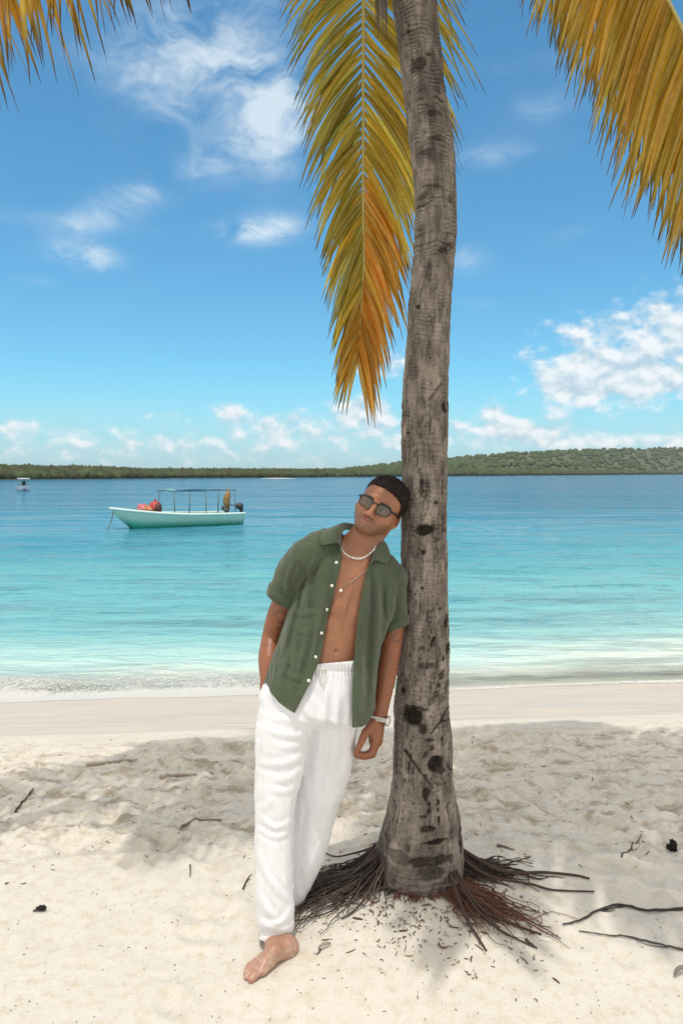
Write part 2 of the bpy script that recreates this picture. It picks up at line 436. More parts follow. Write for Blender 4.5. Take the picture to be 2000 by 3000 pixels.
# foam where the small wave runs up the wet sand: a thin lacy sheet on the ground
mt, t, b = material('sea_foam')
pos = t.node('ShaderNodeNewGeometry').outputs['Position']
cov = t.attr('cover')[2]
nz = t.noise(t.mapping(pos, (1, .55, 0)), 17, 9, .75, .8); vz = t.voro(t.mapping(pos, (1, .6, 0)), 40, 'DISTANCE_TO_EDGE')
lace = t.m('ADD', t.m('MULTIPLY', nz, 1.1), t.smooth(vz, .0, .12, .30, -.12))
al = t.smooth(t.m('ADD', lace, t.m('MULTIPLY_ADD', cov, 1.15, -1.28)), -.06, .34, 0, .88)
b.inputs['Base Color'].default_value = (.74, .73, .69, 1); b.inputs['Roughness'].default_value = .7
t.put(b.inputs['Alpha'], al); t.put(b.inputs['Normal'], t.bump(lace, .6, .03))
FOAM = mt
xs = np.linspace(-6.5, 6.5, 520); ss = np.linspace(0, 1, 36)
X, S = np.meshgrid(xs, ss)
nzx = lambda k, f: vnoise(np.stack([X*f+k, 0*X+k, 0*X], -1))
edge_y = 7.72+.10*X+.10*nzx(3, .8)+.05*nzx(9, 2.7)
left = sstep(.9, -.2, X+.3*nzx(5, .8)); right = sstep(1.8, 2.6, X)*.9
wid = .28+1.0*left+.5*right
Yf = edge_y+S*wid*1.35
cover = (np.exp(-((S-.10)/.15)**2)*.80+left*.80*np.exp(-((S-.40)/.42)**2)+sstep(1.2, 2.2, X)*.45*np.exp(-((S-.40)/.3)**2)+right*(.55*np.exp(-((S-.75)/.12)**2)))*sstep(0, .05, S)*sstep(1, .85, S)
cover *= (.95+.14*nzx(7, 1.4))
Zf = np.maximum(sea_z(X.ravel(), Yf.ravel()), ground_h(X.ravel(), Yf.ravel()))+.0015+(.006+.02*np.clip(cover.ravel(), 0, 1))*sstep(.02, .2, S.ravel())
nx, ny = len(xs), len(ss)
ii = np.arange(ny-1)[:, None]*nx+np.arange(nx-1)[None, :]
Fq = np.stack([ii, ii+1, ii+1+nx, ii+nx], -1).reshape(-1, 4)
tag(mesh_obj('sea_foam', np.stack([X.ravel(), Yf.ravel(), Zf], -1), Fq, FOAM, attrs={'cover': np.clip(cover.ravel(), 0, 1.2)}), 'white lacy foam of a small wave running up the wet sand', None, None, 'stuff')
# ------------------------------------------------------------------ the coconut palm
prof = np.array([  # v, centre u, width px
 (-1250, 1110, 150), (-900, 1128, 128), (-500, 1165, 124), (-200, 1194, 126), (0, 1213, 127), (208, 1236, 122), (415, 1262, 127), (620, 1276, 122), (775, 1269, 121),
 (951, 1255, 126), (1126, 1248, 134), (1298, 1244, 139), (1500, 1242, 133), (1700, 1243, 139), (1927, 1241, 150), (2055, 1236, 160), (2157, 1238, 176), (2285, 1237, 186),
 (2387, 1238, 222), (2450, 1232, 246), (2510, 1227, 264), (2575, 1223, 266), (2640, 1222, 272), (2700, 1222, 276)])
TD = 2.95
def trunk_profile(v):
    return np.interp(v, prof[:, 0], prof[:, 1]), np.interp(v, prof[:, 0], prof[:, 2])
_sp = spline(prof, 400)
NV, NA = 1500, 150
vv = np.linspace(2690, -1250, NV)
uc = np.interp(vv, _sp[:, 0], _sp[:, 1]); uw = np.interp(vv, _sp[:, 0], _sp[:, 2])
zc = H-(vv-V0)/F*TD
xc = (uc-U0)/F*TD; rc = uw/2/F*TD*.985
th = np.arange(NA)*2*math.pi/NA
TH, ZC = np.meshgrid(th, zc); XC = np.repeat(xc[:, None], NA, 1); RC = np.repeat(rc[:, None], NA, 1); VV = np.repeat(vv[:, None], NA, 1)
ct, st_ = np.cos(TH), np.sin(TH)
q3 = np.stack([ct*.12, st_*.12, ZC], -1)
# ring scars of fallen fronds: uneven, wavy, stronger high up
zz = ZC+.012*vnoise(q3*np.array([9, 9, 3]))+.006*vnoise(q3*np.array([30, 30, 9]))
phase = zz/.043+1.3*vnoise(np.stack([0*zz, 0*zz, zz*6], -1))
saw = (phase-np.floor(phase))
up = sstep(1350, 200, VV); low = 1-up
ring = (np.exp(-((saw-.12)/.10)**2)-.25)*(.35+.65*vnoise(q3*np.array([14, 14, 8])))
ph2 = (zz+.004*vnoise(q3*np.array([25, 25, 20])))/.0155+1.5*vnoise(np.stack([0*zz, 0*zz, zz*11], -1)); s2 = ph2-np.floor(ph2)
fine = (np.exp(-((s2-.3)/.17)**2)-.3)*sstep(-.5, .4, vnoise(q3*np.array([20, 20, 14])+5))
fib = fbm(q3*np.array([130, 130, 19]), 3, .6)
crk = np.abs(vnoise(q3*np.array([80, 80, 13])+3+.5*vnoise(q3*np.array([30, 30, 22]))[..., None])+.4*vnoise(q3*np.array([160, 160, 45]))); crk = np.exp(-(crk/.13)**2)*sstep(-.45, .2, vnoise(q3*np.array([22, 22, 9])+9))
lump = fbm(q3*np.array([9, 9, 5]), 3)
disp = .0035*lump-.0062*ring*(.30+1.0*up)+.0015*fib*(.5+.5*low)-.0042*crk*(.25+.75*low)+.002*fbm(q3*np.array([40, 40, 40]), 3)
base_flare = sstep(2500, 2660, VV)
disp -= .0034*fine*(.25+1.0*up)
disp += base_flare*.012*np.abs(vnoise(np.stack([ct*6, st_*6, ZC*3], -1)))
# scars and holes on the face we see (centre u, v, half width, half height, depth, tilt)
pits = [(1235, 1547, 27, 17, 1, -8), (1225, 1412, 6, 9, .8, 0), (1226, 1438, 7, 16, .7, 0), (1270, 1470, 7, 7, .8, 0), (1232, 1611, 7, 7, .8, 20), (1268, 1575, 7, 10, .5, 20),
 (1229, 1713, 6, 5, .7, 0), (1281, 1772, 5, 9, .8, 0), (1302, 1812, 6, 24, .9, 8), (1308, 1893, 7, 16, 1, 12), (1262, 1858, 7, 11, .9, 25), (1249, 1852, 4, 7, .8, 0),
 (1255, 1872, 5, 9, .8, 0), (1226, 1882, 9, 7, .7, 0), (1240, 1932, 28, 9, .55, -4), (1222, 1912, 5, 4, .6, 0), (1292, 1915, 5, 8, .8, -20), (1288, 1962, 8, 17, .8, 25), (1279, 1990, 5, 6, .8, 0),
 (1268, 2012, 9, 10, .7, 20), (1254, 2032, 12, 14, .55, 35), (1303, 1998, 8, 18, .6, 10), (1285, 2028, 12, 12, .5, 0), (1174, 2010, 6, 9, .9, 0), (1198, 2076, 30, 28, .95, 10), (1213, 2051, 32, 6, .8, 6),
 (1228, 2106, 12, 14, .8, 30), (1248, 2138, 16, 5, .8, 0), (1287, 2140, 5, 6, .7, 0), (1256, 2160, 8, 9, .8, 10), (1237, 2175, 5, 10, .7, 20), (1267, 2206, 27, 24, 1, -10), (1282, 2228, 14, 8, .8, 0),
 (1235, 2236, 6, 6, .8, 0), (1188, 2218, 4, 14, .7, 0), (1178, 2258, 5, 8, .6, 20), (1237, 2285, 10, 18, .8, 15), (1272, 2262, 5, 9, .7, 0), (1201, 2313, 4, 6, .7, 0), (1244, 2312, 5, 6, .8, 0), (1272, 2312, 5, 8, .9, 0),
 (1243, 2332, 6, 7, .8, 0), (1270, 2330, 6, 6, .8, 0), (1272, 2358, 4, 11, .9, 0), (1226, 2345, 10, 5, .7, 0), (1238, 2378, 22, 8, .8, -5), (1185, 2432, 8, 10, .6, 0), (1257, 2412, 35, 8, 1, -6), (1243, 2462, 62, 15, .75, -4),
 (1246, 2492, 42, 20, .6, 0), (1160, 2462, 30, 18, .5, 0), (1342, 2440, 9, 30, .9, 5), (1306, 2462, 7, 14, .7, 0), (1308, 2562, 7, 6, .8, 0),
 (1225, 215, 22, 20, .7, 0), (1208, 228, 14, 14, .5, 0), (1247, 192, 10, 8, .6, 0), (1190, 122, 5, 6, .7, 0), (1192, 103, 4, 4, .7, 0), (1187, 16, 4, 5, .7, 0), (1262, 360, 24, 9, .5, 0), (1310, 290, 6, 16, .6, 0),
 (1268, 432, 26, 10, .55, 0), (1240, 470, 18, 8, .5, 0), (1232, 590, 16, 10, .6, -15), (1262, 566, 30, 5, .6, 8), (1310, 600, 10, 14, .5, 0), (1232, 615, 18, 6, .6, 0), (1288, 750, 18, 10, .6, 0), (1310, 735, 14, 6, .5, 0),
 (1219, 910, 7, 8, .9, 20), (1294, 1195, 6, 12, .9, 0), (1266, 1155, 5, 32, .6, 38), (1190, 1272, 5, 4, .9, 0), (1298, 1207, 5, 8, .8, 0), (1255, 1130, 4, 5, .6, 0), (1252, 1060, 4, 5, .5, 0)]
_r = np.random.default_rng(5)
for k in range(150):
    v = _r.uniform(1720, 2440); c_, w_ = trunk_profile(v); pits.append((c_+_r.uniform(-.46, .46)*w_, v, _r.uniform(1.5, 4), _r.uniform(2, 7), _r.uniform(.3, .65), _r.uniform(-30, 30)))
for k in range(70):
    v = _r.uniform(0, 1700); c_, w_ = trunk_profile(v); pits.append((c_+_r.uniform(-.46, .46)*w_, v, _r.uniform(1.5, 5), _r.uniform(1.5, 4), _r.uniform(.3, .6), _r.uniform(-30, 30)))
# and on the sides and back, unseen from here
front = st_ < .25
UU = XC+RC*ct; UU = U0+UU/TD*F
pit = np.zeros_like(disp); pdepth = np.zeros_like(disp)
wob = 1.7*fbm(q3*np.array([60, 60, 60]), 3)
for (pu, pv, ru, rv, dp, tl) in pits:
    j = np.where(np.abs(vv-pv) < 2.2*max(ru, rv)+6)[0]
    if not len(j): continue
    sl_ = slice(j[0], j[-1]+1)
    a_, b_ = UU[sl_]-pu, VV[sl_]-pv
    if abs(tl) > 0:
        c_, s_ = math.cos(math.radians(tl)), math.sin(math.radians(tl)); a_, b_ = a_*c_+b_*s_, -a_*s_+b_*c_
    e = np.sqrt((a_/ru)**2+(b_/rv)**2)+wob[sl_]*.16/math.sqrt(max(min(ru, rv)/6, .6))
    m_ = np.where(front[sl_], sstep(1.12, .80, e)*min(1, dp*1.08), 0)
    pit[sl_] = np.maximum(pit[sl_], m_)
    pdepth[sl_] = np.maximum(pdepth[sl_], m_*min(.016, .35*min(ru, rv)/F*TD))
    disp[sl_] += np.where(front[sl_], .0022*np.exp(-((e-1.35)/.25)**2)*(ru > 9), 0)
# two dead aerial rootlets scored across the bark
for (a, b_, wd) in (((1180, 2175), (1258, 2272), 5), ((1305, 2064), (1252, 2122), 5), ((1283, 2092), (1318, 2098), 4), ((1302, 2220), (1324, 2248), 3)):
    a = np.array(a, float); b2 = np.array(b_, float); d_ = b2-a; L2 = d_@d_
    tt = np.clip(((UU-a[0])*d_[0]+(VV-a[1])*d_[1])/L2, 0, 1)
    e = np.hypot(UU-a[0]-tt*d_[0], VV-a[1]-tt*d_[1])/(wd*(1.15-.6*tt))+wob*.08
    m_ = np.where(front, sstep(1.1, .6, e), 0); pit = np.maximum(pit, .85*m_); pdepth = np.maximum(pdepth, m_*.005)
R2 = RC+disp-pdepth
Vt = np.stack([XC+R2*ct, TD+R2*st_*1.0, ZC], -1).reshape(-1, 3)
tone = .5+.5*np.clip(fbm(q3*np.array([24, 24, 13])+2, 4)*.75+.35*fib-.35*fine*.7, -1, 1)
colr = np.array([.118, .096, .080])+(tone[..., None]**1.3)*np.array([.260, .224, .190])
dark = np.clip(.8*up*sstep(-.1, .5, fbm(q3*np.array([9, 9, 4])+7, 3))+.6*np.clip(ring, 0, 1)*(.4+.6*up)+.55*np.clip(fine, 0, 1)*(.2+.8*up), 0, .88)
colr *= (1-.55*dark)[..., None]*(1-.30*np.clip(ring, 0, 1)*(1-up)-.22*np.clip(fine, 0, 1)*(1-up)-.62*np.clip(fine*1.4, 0, 1)*up-.45*np.clip(ring, 0, 1)*up)[..., None]
alg = sstep(.1, .6, vnoise(q3*np.array([7, 7, 2.2])+21))*(.4+.6*low)
colr = colr*(1-alg[..., None]*.22)+alg[..., None]*.22*np.array([.145, .150, .10])
colr *= (1-.72*np.clip(crk, 0, 1)*(.10+.80*low))[..., None]
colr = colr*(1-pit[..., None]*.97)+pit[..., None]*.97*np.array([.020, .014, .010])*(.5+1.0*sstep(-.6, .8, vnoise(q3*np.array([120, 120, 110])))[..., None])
red = sstep(2560, 2660, VV)[..., None]; colr = colr*(1-.55*red)+.55*red*np.array([.12, .075, .055])
colr = colr.reshape(-1, 3)
ii = np.arange(NV-1)[:, None]*NA+np.arange(NA)[None, :]; jj = np.arange(NV-1)[:, None]*NA+(np.arange(NA)[None, :]+1) % NA
Fq = np.stack([ii, jj, jj+NA, ii+NA], -1).reshape(-1, 4)
mt, t, b = material('palm_bark')
pos = t.node('ShaderNodeTexCoord').outputs['Object']
n1 = t.noise(t.mapping(pos, (1, 1, .45)), 210, 4, .75); n2 = t.noise(t.mapping(pos, (.35, .35, 1.9)), 95, 4, .65)
f = t.m('ADD', t.m('MULTIPLY_ADD', n1, 1.1, .45), t.m('MULTIPLY_ADD', n2, .9, -.45))
vm = t.node('ShaderNodeVectorMath', operation='SCALE'); t.put(vm.inputs[0], t.attr('tint')[0]); t.put(vm.inputs['Scale'], f)
t.put(b.inputs['Base Color'], vm.outputs[0]); b.inputs['Roughness'].default_value = .9; b.inputs['Specular IOR Level'].default_value = .2
t.put(b.inputs['Normal'], t.bump(t.m('ADD', n1, n2), .55, .006))
BARK = mt
palm = empty('palm_tree', (TREE[0], TREE[1], 0), 'coconut palm with a scarred grey trunk and yellowing fronds that the man leans on', 'palm tree')
mesh_obj('trunk', Vt, Fq, BARK, palm, colr)

# ---- roots
ROOTM = simple('root_fibre', (1, 1, 1), .85, var=.35, scale=80, tint=True, spec=.2)
def root_line(start, th0, L, r0, seed, n=14, wig=.05, lift0=.0):
    rr = np.random.default_rng(seed); pts = []; th = th0; p = np.array(start[:2], float); z0 = start[2]
    step = L/(n-1); a1, a2 = rr.uniform(0, 6.28, 2)
    for k in range(n):
        s = k/(n-1)
        g = float(ground_h(np.array([p[0]]), np.array([p[1]]), False)[0])+.004+lift0*math.sin(min(1, s*1.0)*math.pi)
        z = g+max(0, (z0-g))*max(0, 1-s*L/.16)**1.6
        pts.append([p[0], p[1], z])
        th = th0+wig*8*math.sin(s*5+a1)*s+wig*6*math.sin(s*11+a2)*s+rr.normal(0, wig*.7)
        p = p+step*np.array([math.cos(th), math.sin(th)])
    rad = r0*(1-.65*np.linspace(0, 1, n)**1.5)
    return np.array(pts), rad
mb = MB(); _r = np.random.default_rng(77)
def base_r(th):
    return .183
def root_len(th):
    d = math.degrees(th) % 360
    def pk(c, w_, h_): 
        e = (d-c+180) % 360-180; return h_*math.exp(-(e/w_)**2)
    return .035+pk(192, 15, .33)+pk(208, 10, .22)+pk(322, 8, .42)+pk(306, 7, .30)+pk(4, 10, .34)+pk(345, 8, .10)+pk(90, 60, .10)+pk(255, 25, .03)
for k in range(1000):
    d = _r.choice([_r.normal(193, 15), _r.normal(316, 9), _r.normal(4, 12), _r.uniform(200, 360), _r.uniform(0, 360)], p=[.42, .15, .17, .20, .06])
    th0 = math.radians(d); L = root_len(th0)*(_r.uniform(.12, 1.0)**1.25)*1.15
    zs = .07+(_r.uniform(.0, .10) if _r.random() < .8 else 0); zs = zs if not (222 < d % 360 < 345) else .055+_r.uniform(0, .055)
    rb = base_r(th0)-.012
    st = (TREE[0]+rb*math.cos(th0)*1.0, TD+rb*math.sin(th0), zs)
    pts, rad = root_line(st, th0+_r.normal(0, .16), L, _r.uniform(.0016, .0042), k, 12, _r.uniform(.03, .20), _r.uniform(0, .02) if L > .25 else 0)
    if 175 < d % 360 < 225: pts[:, 2] += _r.uniform(0, .04)*np.linspace(1, 0, len(pts))
    c = np.array([.085, .062, .050])*_r.uniform(.35, 1.5) if not (240 < d % 360 < 340) else np.array([.135, .066, .045])*_r.uniform(.6, 1.4)
    mb.tube(pts, rad, 5, c)
o = mb.build('roots', ROOTM, palm); o['kind'] = 'stuff'
def ground_poly(uvs, lift=.004, n=24):
    pts = np.array([ground_at(u, v, lift) for u, v in uvs]); return spline(pts, n)
for uvs, r0 in ((((1345, 2540), (1450, 2575), (1520, 2573), (1590, 2563), (1680, 2568), (1726, 2578)), .009), (((1340, 2560), (1430, 2592), (1550, 2600), (1620, 2612), (1740, 2616)), .007),
                (((1330, 2600), (1400, 2675), (1480, 2706), (1585, 2742)), .008), (((1315, 2610), (1360, 2700), (1400, 2755), (1424, 2790)), .0075), (((1325, 2610), (1400, 2690), (1470, 2735), (1570, 2782)), .006),
                (((1110, 2560), (1020, 2600), (950, 2640), (890, 2655)), .007), (((1105, 2545), (1010, 2560), (940, 2590), (880, 2628)), .006), (((1120, 2585), (1070, 2650), (1030, 2680), (1002, 2695)), .006),
                (((1105, 2530), (1030, 2520), (980, 2515), (945, 2498)), .005)):
    pts = ground_poly(uvs, .006); pts[:, 2] += .07*np.linspace(1, 0, len(pts))**3
    m2 = MB(); m2.tube(pts, r0*(1-.6*np.linspace(0, 1, len(pts))), 7, np.array([.075, .048, .038])); m2.build('root', ROOTM, palm)

# ---- fronds
mt, t, b = material('palm_leaflet')
pos = t.node('ShaderNodeTexCoord').outputs['Object']
nz = t.noise(pos, 45, 4, .6)
vm = t.node('ShaderNodeVectorMath', operation='SCALE'); t.put(vm.inputs[0], t.attr('tint')[0]); t.put(vm.inputs['Scale'], t.m('MULTIPLY_ADD', nz, .5, .75))
t.put(b.inputs['Base Color'], vm.outputs[0]); b.inputs['Roughness'].default_value = .55; b.inputs['Specular IOR Level'].default_value = .15
tl = t.node('ShaderNodeBsdfTranslucent'); t.put(tl.inputs[0], vm.outputs[0])
mx = t.node('ShaderNodeMixShader'); mx.inputs[0].default_value = .55
t.l.new(b.outputs[0], mx.inputs[1]); t.l.new(tl.outputs[0], mx.inputs[2]); t.l.new(mx.outputs[0], mt.node_tree.nodes['Material Output'].inputs[0])
LEAF = mt
RACH = simple('frond_rachis', (1, 1, 1), .5, var=.2, scale=50, tint=True)
YEL = np.array([.80, .50, .010]); OLI = np.array([.215, .215, .008]); ORA = np.array([.78, .29, .006]); PAL = np.array([.70, .56, .22]); TIP = np.array([.07, .045, .025]); GRN = np.array([.10, .15, .03])
def leaflet(mb, base, d, L, wd, droop, nrm, col, tipc, seg=9, fold=.35, twist=0., dark=.8, curl=0.):
    d = d/np.linalg.norm(d); s = np.linspace(0, 1, seg+1)
    pts = base+np.outer(s*L, d); pts[:, 2] -= droop*L*(.55*s**2+.75*s**5)
    pts = pts+np.outer(curl*L*s**3, nrm)
    tg = np.gradient(pts, axis=0); tg /= np.linalg.norm(tg, axis=1)[:, None]
    sd = np.cross(tg, nrm); sd /= np.linalg.norm(sd, axis=1)[:, None]+1e-9; nn = np.cross(sd, tg)
    if twist: sd, nn = sd*math.cos(twist)+nn*math.sin(twist), nn*math.cos(twist)-sd*math.sin(twist)
    wp = wd*np.clip(.55+1.6*s, 0, 1)*np.clip((1-s)/.55, 0, 1)**.75+.0006
    ed = (wp*fold)[:, None]; M1 = pts+sd*(wp*.09)[:, None]; M2 = pts-sd*(wp*.09)[:, None]
    A = pts+sd*wp[:, None]+nn*ed; B = pts-sd*wp[:, None]+nn*ed
    V = np.stack([A, A*.8+pts*.2, M1, M2, B*.8+pts*.2, B], 1)[:, [0, 2, 3, 5]].reshape(-1, 3)
    Fc = []
    for k in range(seg):
        Fc += [(4*k+j, 4*k+j+1, 4*k+j+5, 4*k+j+4) for j in range(3)]
    tm = sstep(dark, 1.0, s)[:, None]
    ce = col*(1-tm)+tipc*tm; cm = (ce*.4+PAL*.6)*(1-tm)+tipc*tm
    C = np.stack([ce, cm, cm, ce*.85], 1).reshape(-1, 3)
    mb.add(V, Fc, C)
def frond(ctrl, n, Lf, alpha, nrm, colf, droop=.25, wd=.011, fold=.35, start=.18, seed=0, rr0=.016, sides=(1, -1), jit=.06, dark=.8, tipjit=.0, label=None, flare=0., dirf=None):
    rr = np.random.default_rng(seed)
    path = spline(ctrl, 160); t_, _, _ = frames(path)
    acc = np.concatenate([[0], np.cumsum(np.linalg.norm(np.diff(path, axis=0), axis=1))]); acc /= acc[-1]
    mb = MB(); nrm = np.asarray(nrm, float)
    for k in range(n):
        s = start+(1-start)*(k+.5)/n
        for sg in sides:
            sj = min(.999, s+rr.normal(0, .002)); i = np.searchsorted(acc, sj); i = min(i, len(path)-1)
            base = path[i]; tg = t_[i]
            nv = nrm-tg*np.dot(nrm, tg); nv /= np.linalg.norm(nv)
            sd = np.cross(tg, nv)*sg
            q_ = (s-start)/(1-start)
            a = math.radians((alpha(q_, sg) if alpha else 45)+rr.normal(0, 60*jit))
            d = tg*math.cos(a)+sd*math.sin(a)-nv*flare+nv*rr.normal(0, .05)
            if dirf is not None: d = np.asarray(dirf(q_, sg), float)+rr.normal(0, jit*.6, 3)
            L = Lf(q_, sg)*(1+rr.normal(0, jit))
            c = colf(q_, sg, rr)
            leaflet(mb, base, d, L, wd*rr.uniform(.8, 1.2), droop*rr.uniform(.6, 1.5), nv, c, TIP*rr.uniform(.5, 1.6), fold=fold*rr.uniform(.5, 1.5), twist=rr.normal(0, .25), dark=rr.uniform(dark-.08, dark+.1), curl=rr.normal(0, .05))
    f = mb.build('frond', LEAF, palm)
    m2 = MB(); m2.tube(path, rr0*(1-.9*acc**1.2)+.0012, 8, np.tile(np.array([.42, .36, .12]), (8*160, 1)))
    m2.build('rachis', RACH, f)
    if label: f['label'] = label
    return f
TOP = P(1112, -1240, TD)
def mixc(a, b_, t): return a*(1-t)+b_*t
# the frond hanging behind the trunk
def col_hang(q, sg, rr):
    c = mixc(OLI, YEL, np.clip(.36+.32*(sg < 0)+rr.normal(0, .3), 0, 1))
    if sg < 0 and q > .72: c = mixc(c, ORA, np.clip(.8+rr.normal(0, .2), 0, 1))
    if q > .9: c = mixc(c, ORA, .5)
    return c*rr.uniform(.65, 1.25)
hang = [TOP, P(1090, -1150, 3.35), P(1072, -800, 3.62), P(1066, -300, 3.68), P(1064, 100, 3.7), P(1063, 600, 3.7), P(1066, 740, 3.7), P(1058, 900, 3.68), P(1048, 1045, 3.66)]
frond(hang, 230, lambda q, s: (.49 if s > 0 else .57+.17*math.exp(-((q-.47)/.14)**2))*(1-.52*q**2.2)*min(1, .6+2*q), lambda q, s: 70-52*q**1.15-(5*(1-q) if s < 0 else 0), (0, -1, 0), col_hang, droop=.26, wd=.0118, seed=3, dark=.88, start=.16,
      label='long green and yellow frond hanging behind the trunk')
# the golden frond at the upper right, nearer the camera
def col_r(q, sg, rr): return mixc(mixc(YEL, OLI, np.clip(rr.normal(.38, .2), 0, 1)), ORA, np.clip(rr.normal(.22, .2), 0, .7))*rr.uniform(.75, 1.1)
right = [TOP, P(1330, -1050, 2.85), P(1560, -720, 2.72), P(1800, -330, 2.62), P(1925, -60, 2.58), P(2050, 190, 2.55), P(2160, 430, 2.52), P(2240, 640, 2.5)]
frond(right, 240, lambda q, s: (.60 if s > 0 else .66)*(1-.25*q**2), None, (.25, -1, .15), col_r, droop=.10, wd=.0118, seed=8, start=.10, jit=.045, dark=.86, label='golden frond fanning in from the upper right corner',
      dirf=lambda q, s: (-.40+.10*q, -.02, -.92) if s > 0 else (-.10+.1*q, .22, -.97))
# the orange frond at the upper left
def col_l(q, sg, rr): return mixc(ORA, YEL, np.clip(rr.normal(.45, .3), 0, 1))*rr.uniform(.8, 1.15)
left_ = [TOP, P(930, -1080, 3.0), P(740, -800, 3.0), P(520, -500, 2.98), P(330, -345, 2.95), P(150, -235, 2.92), P(-60, -130, 2.9), P(-260, 70, 2.86), P(-420, 380, 2.8)]
frond(left_, 120, lambda q, s: .46*(1-.20*q**2), None, (0, -.35, 1), col_l, droop=.10, wd=.0145, seed=11, start=.16, jit=.13, dark=.60, label='orange frond drooping in at the upper left corner',
      dirf=lambda q, s: (.10, -.12*s, -.97) if s > 0 else (.30, .25, -.9))
# the rest of the crown above the picture
def col_c(q, sg, rr): return mixc(GRN, YEL, np.clip(rr.normal(.4, .25), 0, 1))*rr.uniform(.8, 1.1)
CROWN = [(272, 1.55, 1.0, .0), (300, 1.65, 1.0, .0), (325, 1.9, 1.0, -.1), (346, 2.0, 1.3, .1), (215, 1.7, 1.6, .7), (28, 1.3, 2.0, 1.0), (135, 1.3, 2.0, 1.0), (180, 1.7, 1.9, .9), (190, 2.9, 1.1, -.2), (352, 2.7, 1.1, -.2), (8, 2.4, 1.4, .2)]
for k, (dg, L, up_, tip) in enumerate(CROWN):
    a = math.radians(dg); dv = np.array([math.cos(a), math.sin(a), 0])
    ctl = [TOP, TOP+dv*L*.25+np.array([0, 0, .35*up_]), TOP+dv*L*.6+np.array([0, 0, .35*up_+.1*tip]), TOP+dv*L*.9+np.array([0, 0, .15*up_+.6*tip]), TOP+dv*L*1.02+np.array([0, 0, .05*up_+1.05*tip])]
    frond(ctl, 78, lambda q, s: .62*(1-.5*q**2), lambda q, s: 62-26*q, (0, 0, 1), col_c, droop=.45, wd=.017, seed=40+k, start=.15, rr0=.02)
# fibrous sheath hanging at the upper edge beside the trunk
mb = MB(); _r = np.random.default_rng(4)
for k in range(26):
    u0 = 1112+_r.normal(0, 9); p0 = P(u0, -300+_r.uniform(-20, 20), 2.84); p1 = P(u0+8+_r.normal(0, 4), 60+_r.uniform(-40, 60), 2.83)
    mb.tube(spline([p0, (p0+p1)/2+_r.normal(0, .004, 3), p1], 10), .006*np.linspace(1, .15, 10), 5, np.array([.12, .10, .085])*_r.uniform(.6, 1.3))
mb.build('dry_sheath', ROOTM, palm)
# ------------------------------------------------------------------ far shore
HW = H-WATER
us = np.linspace(-2600, 4600, 361)
vsh = np.interp(us, [-2600, 0, 2000, 4600], [1420, 1405.5, 1389.8, 1388.4])
dsh = F*HW/(vsh-V0)
crest_v = np.interp(us, [-2600, 0, 600, 1000, 1100, 1200, 1310, 1500, 1700, 2000, 2600, 4600], [1366, 1372, 1374, 1374, 1360, 1347, 1339, 1323, 1314, 1309, 1310, 1340])
low_h = np.interp(us, [-2600, 1000, 1300, 4600], [2.0, 2.0, 4.5, 5])
bs = np.array([-40, 0, 6, 20, 60, 120, 200, 300, 420, 520, 700, 1000, 1500.])
V = []; Hs = []
for i, u in enumerate(us):
    far = 520.; dc = dsh[i]+far; zcrest = H+(V0-crest_v[i])/F*dc-4.0
    for b_ in bs:
        d = dsh[i]+b_
        if b_ <= 0: z = WATER-1.5 if b_ < 0 else WATER+.02
        elif b_ <= 60: z = WATER+.25+low_h[i]*.5*b_/60
        else:
            tt = min(1, (b_-60)/(far-60)); z0 = WATER+.25+low_h[i]*.5
            z = z0+(max(zcrest, z0)-z0)*tt**.85
            if b_ > far: z -= (b_-far)*.02
        z += 0 if b_ <= 20 else 1.2*float(vnoise(np.array([u*.004, b_*.01, 2.])))
        V.append([(u-U0)/F*d, d, z])
V = np.array(V); nb = len(bs)
Fq = np.array([(i*nb+j, (i+1)*nb+j, (i+1)*nb+j+1, i*nb+j+1) for i in range(len(us)-1) for j in range(nb-1)])
HILLM = simple('hill_ground', (.075, .095, .045), .95, var=.4, scale=.05)
tag(mesh_obj('hills', V, Fq, HILLM), 'low wooded hills rising on the far shore', None, None, 'structure')
Vg = V.reshape(len(us), nb, 3)
def terrain(iu, bb):
    i = int(np.clip(iu, 0, len(us)-2)); fi = iu-i
    zz_ = [np.array([np.interp(bb, bs, Vg[k, :, c]) for c in range(3)]) for k in (i, i+1)]
    return zz_[0]*(1-fi)+zz_[1]*fi
mb_v = []; mb_f = []; mb_c = []; off = 0; _r = np.random.default_rng(31)
def clump(c, r, col, nu=7, nv=5):
    global off
    t_ = np.repeat(np.linspace(.05, math.pi*.8, nv), nu); a = np.tile(np.arange(nu)*2*math.pi/nu, nv)+_r.uniform(0, 6)
    V_ = np.stack([np.sin(t_)*np.cos(a), np.sin(t_)*np.sin(a), np.cos(t_)], -1)*(1+_r.normal(0, .17, (nu*nv, 1)))
    mb_v.append(V_*r+c)
    f_ = [(off+j*nu+i, off+(j+1)*nu+i, off+(j+1)*nu+(i+1) % nu, off+j*nu+(i+1) % nu) for j in range(nv-1) for i in range(nu)]+[tuple(off+i for i in range(nu))]
    mb_f.extend(f_); mb_c.append(np.tile(col, (nu*nv, 1))*_r.uniform(.85, 1.15, (nu*nv, 1))); off += nu*nv
iu0, iu1 = np.searchsorted(us, -1000), np.searchsorted(us, 3000)
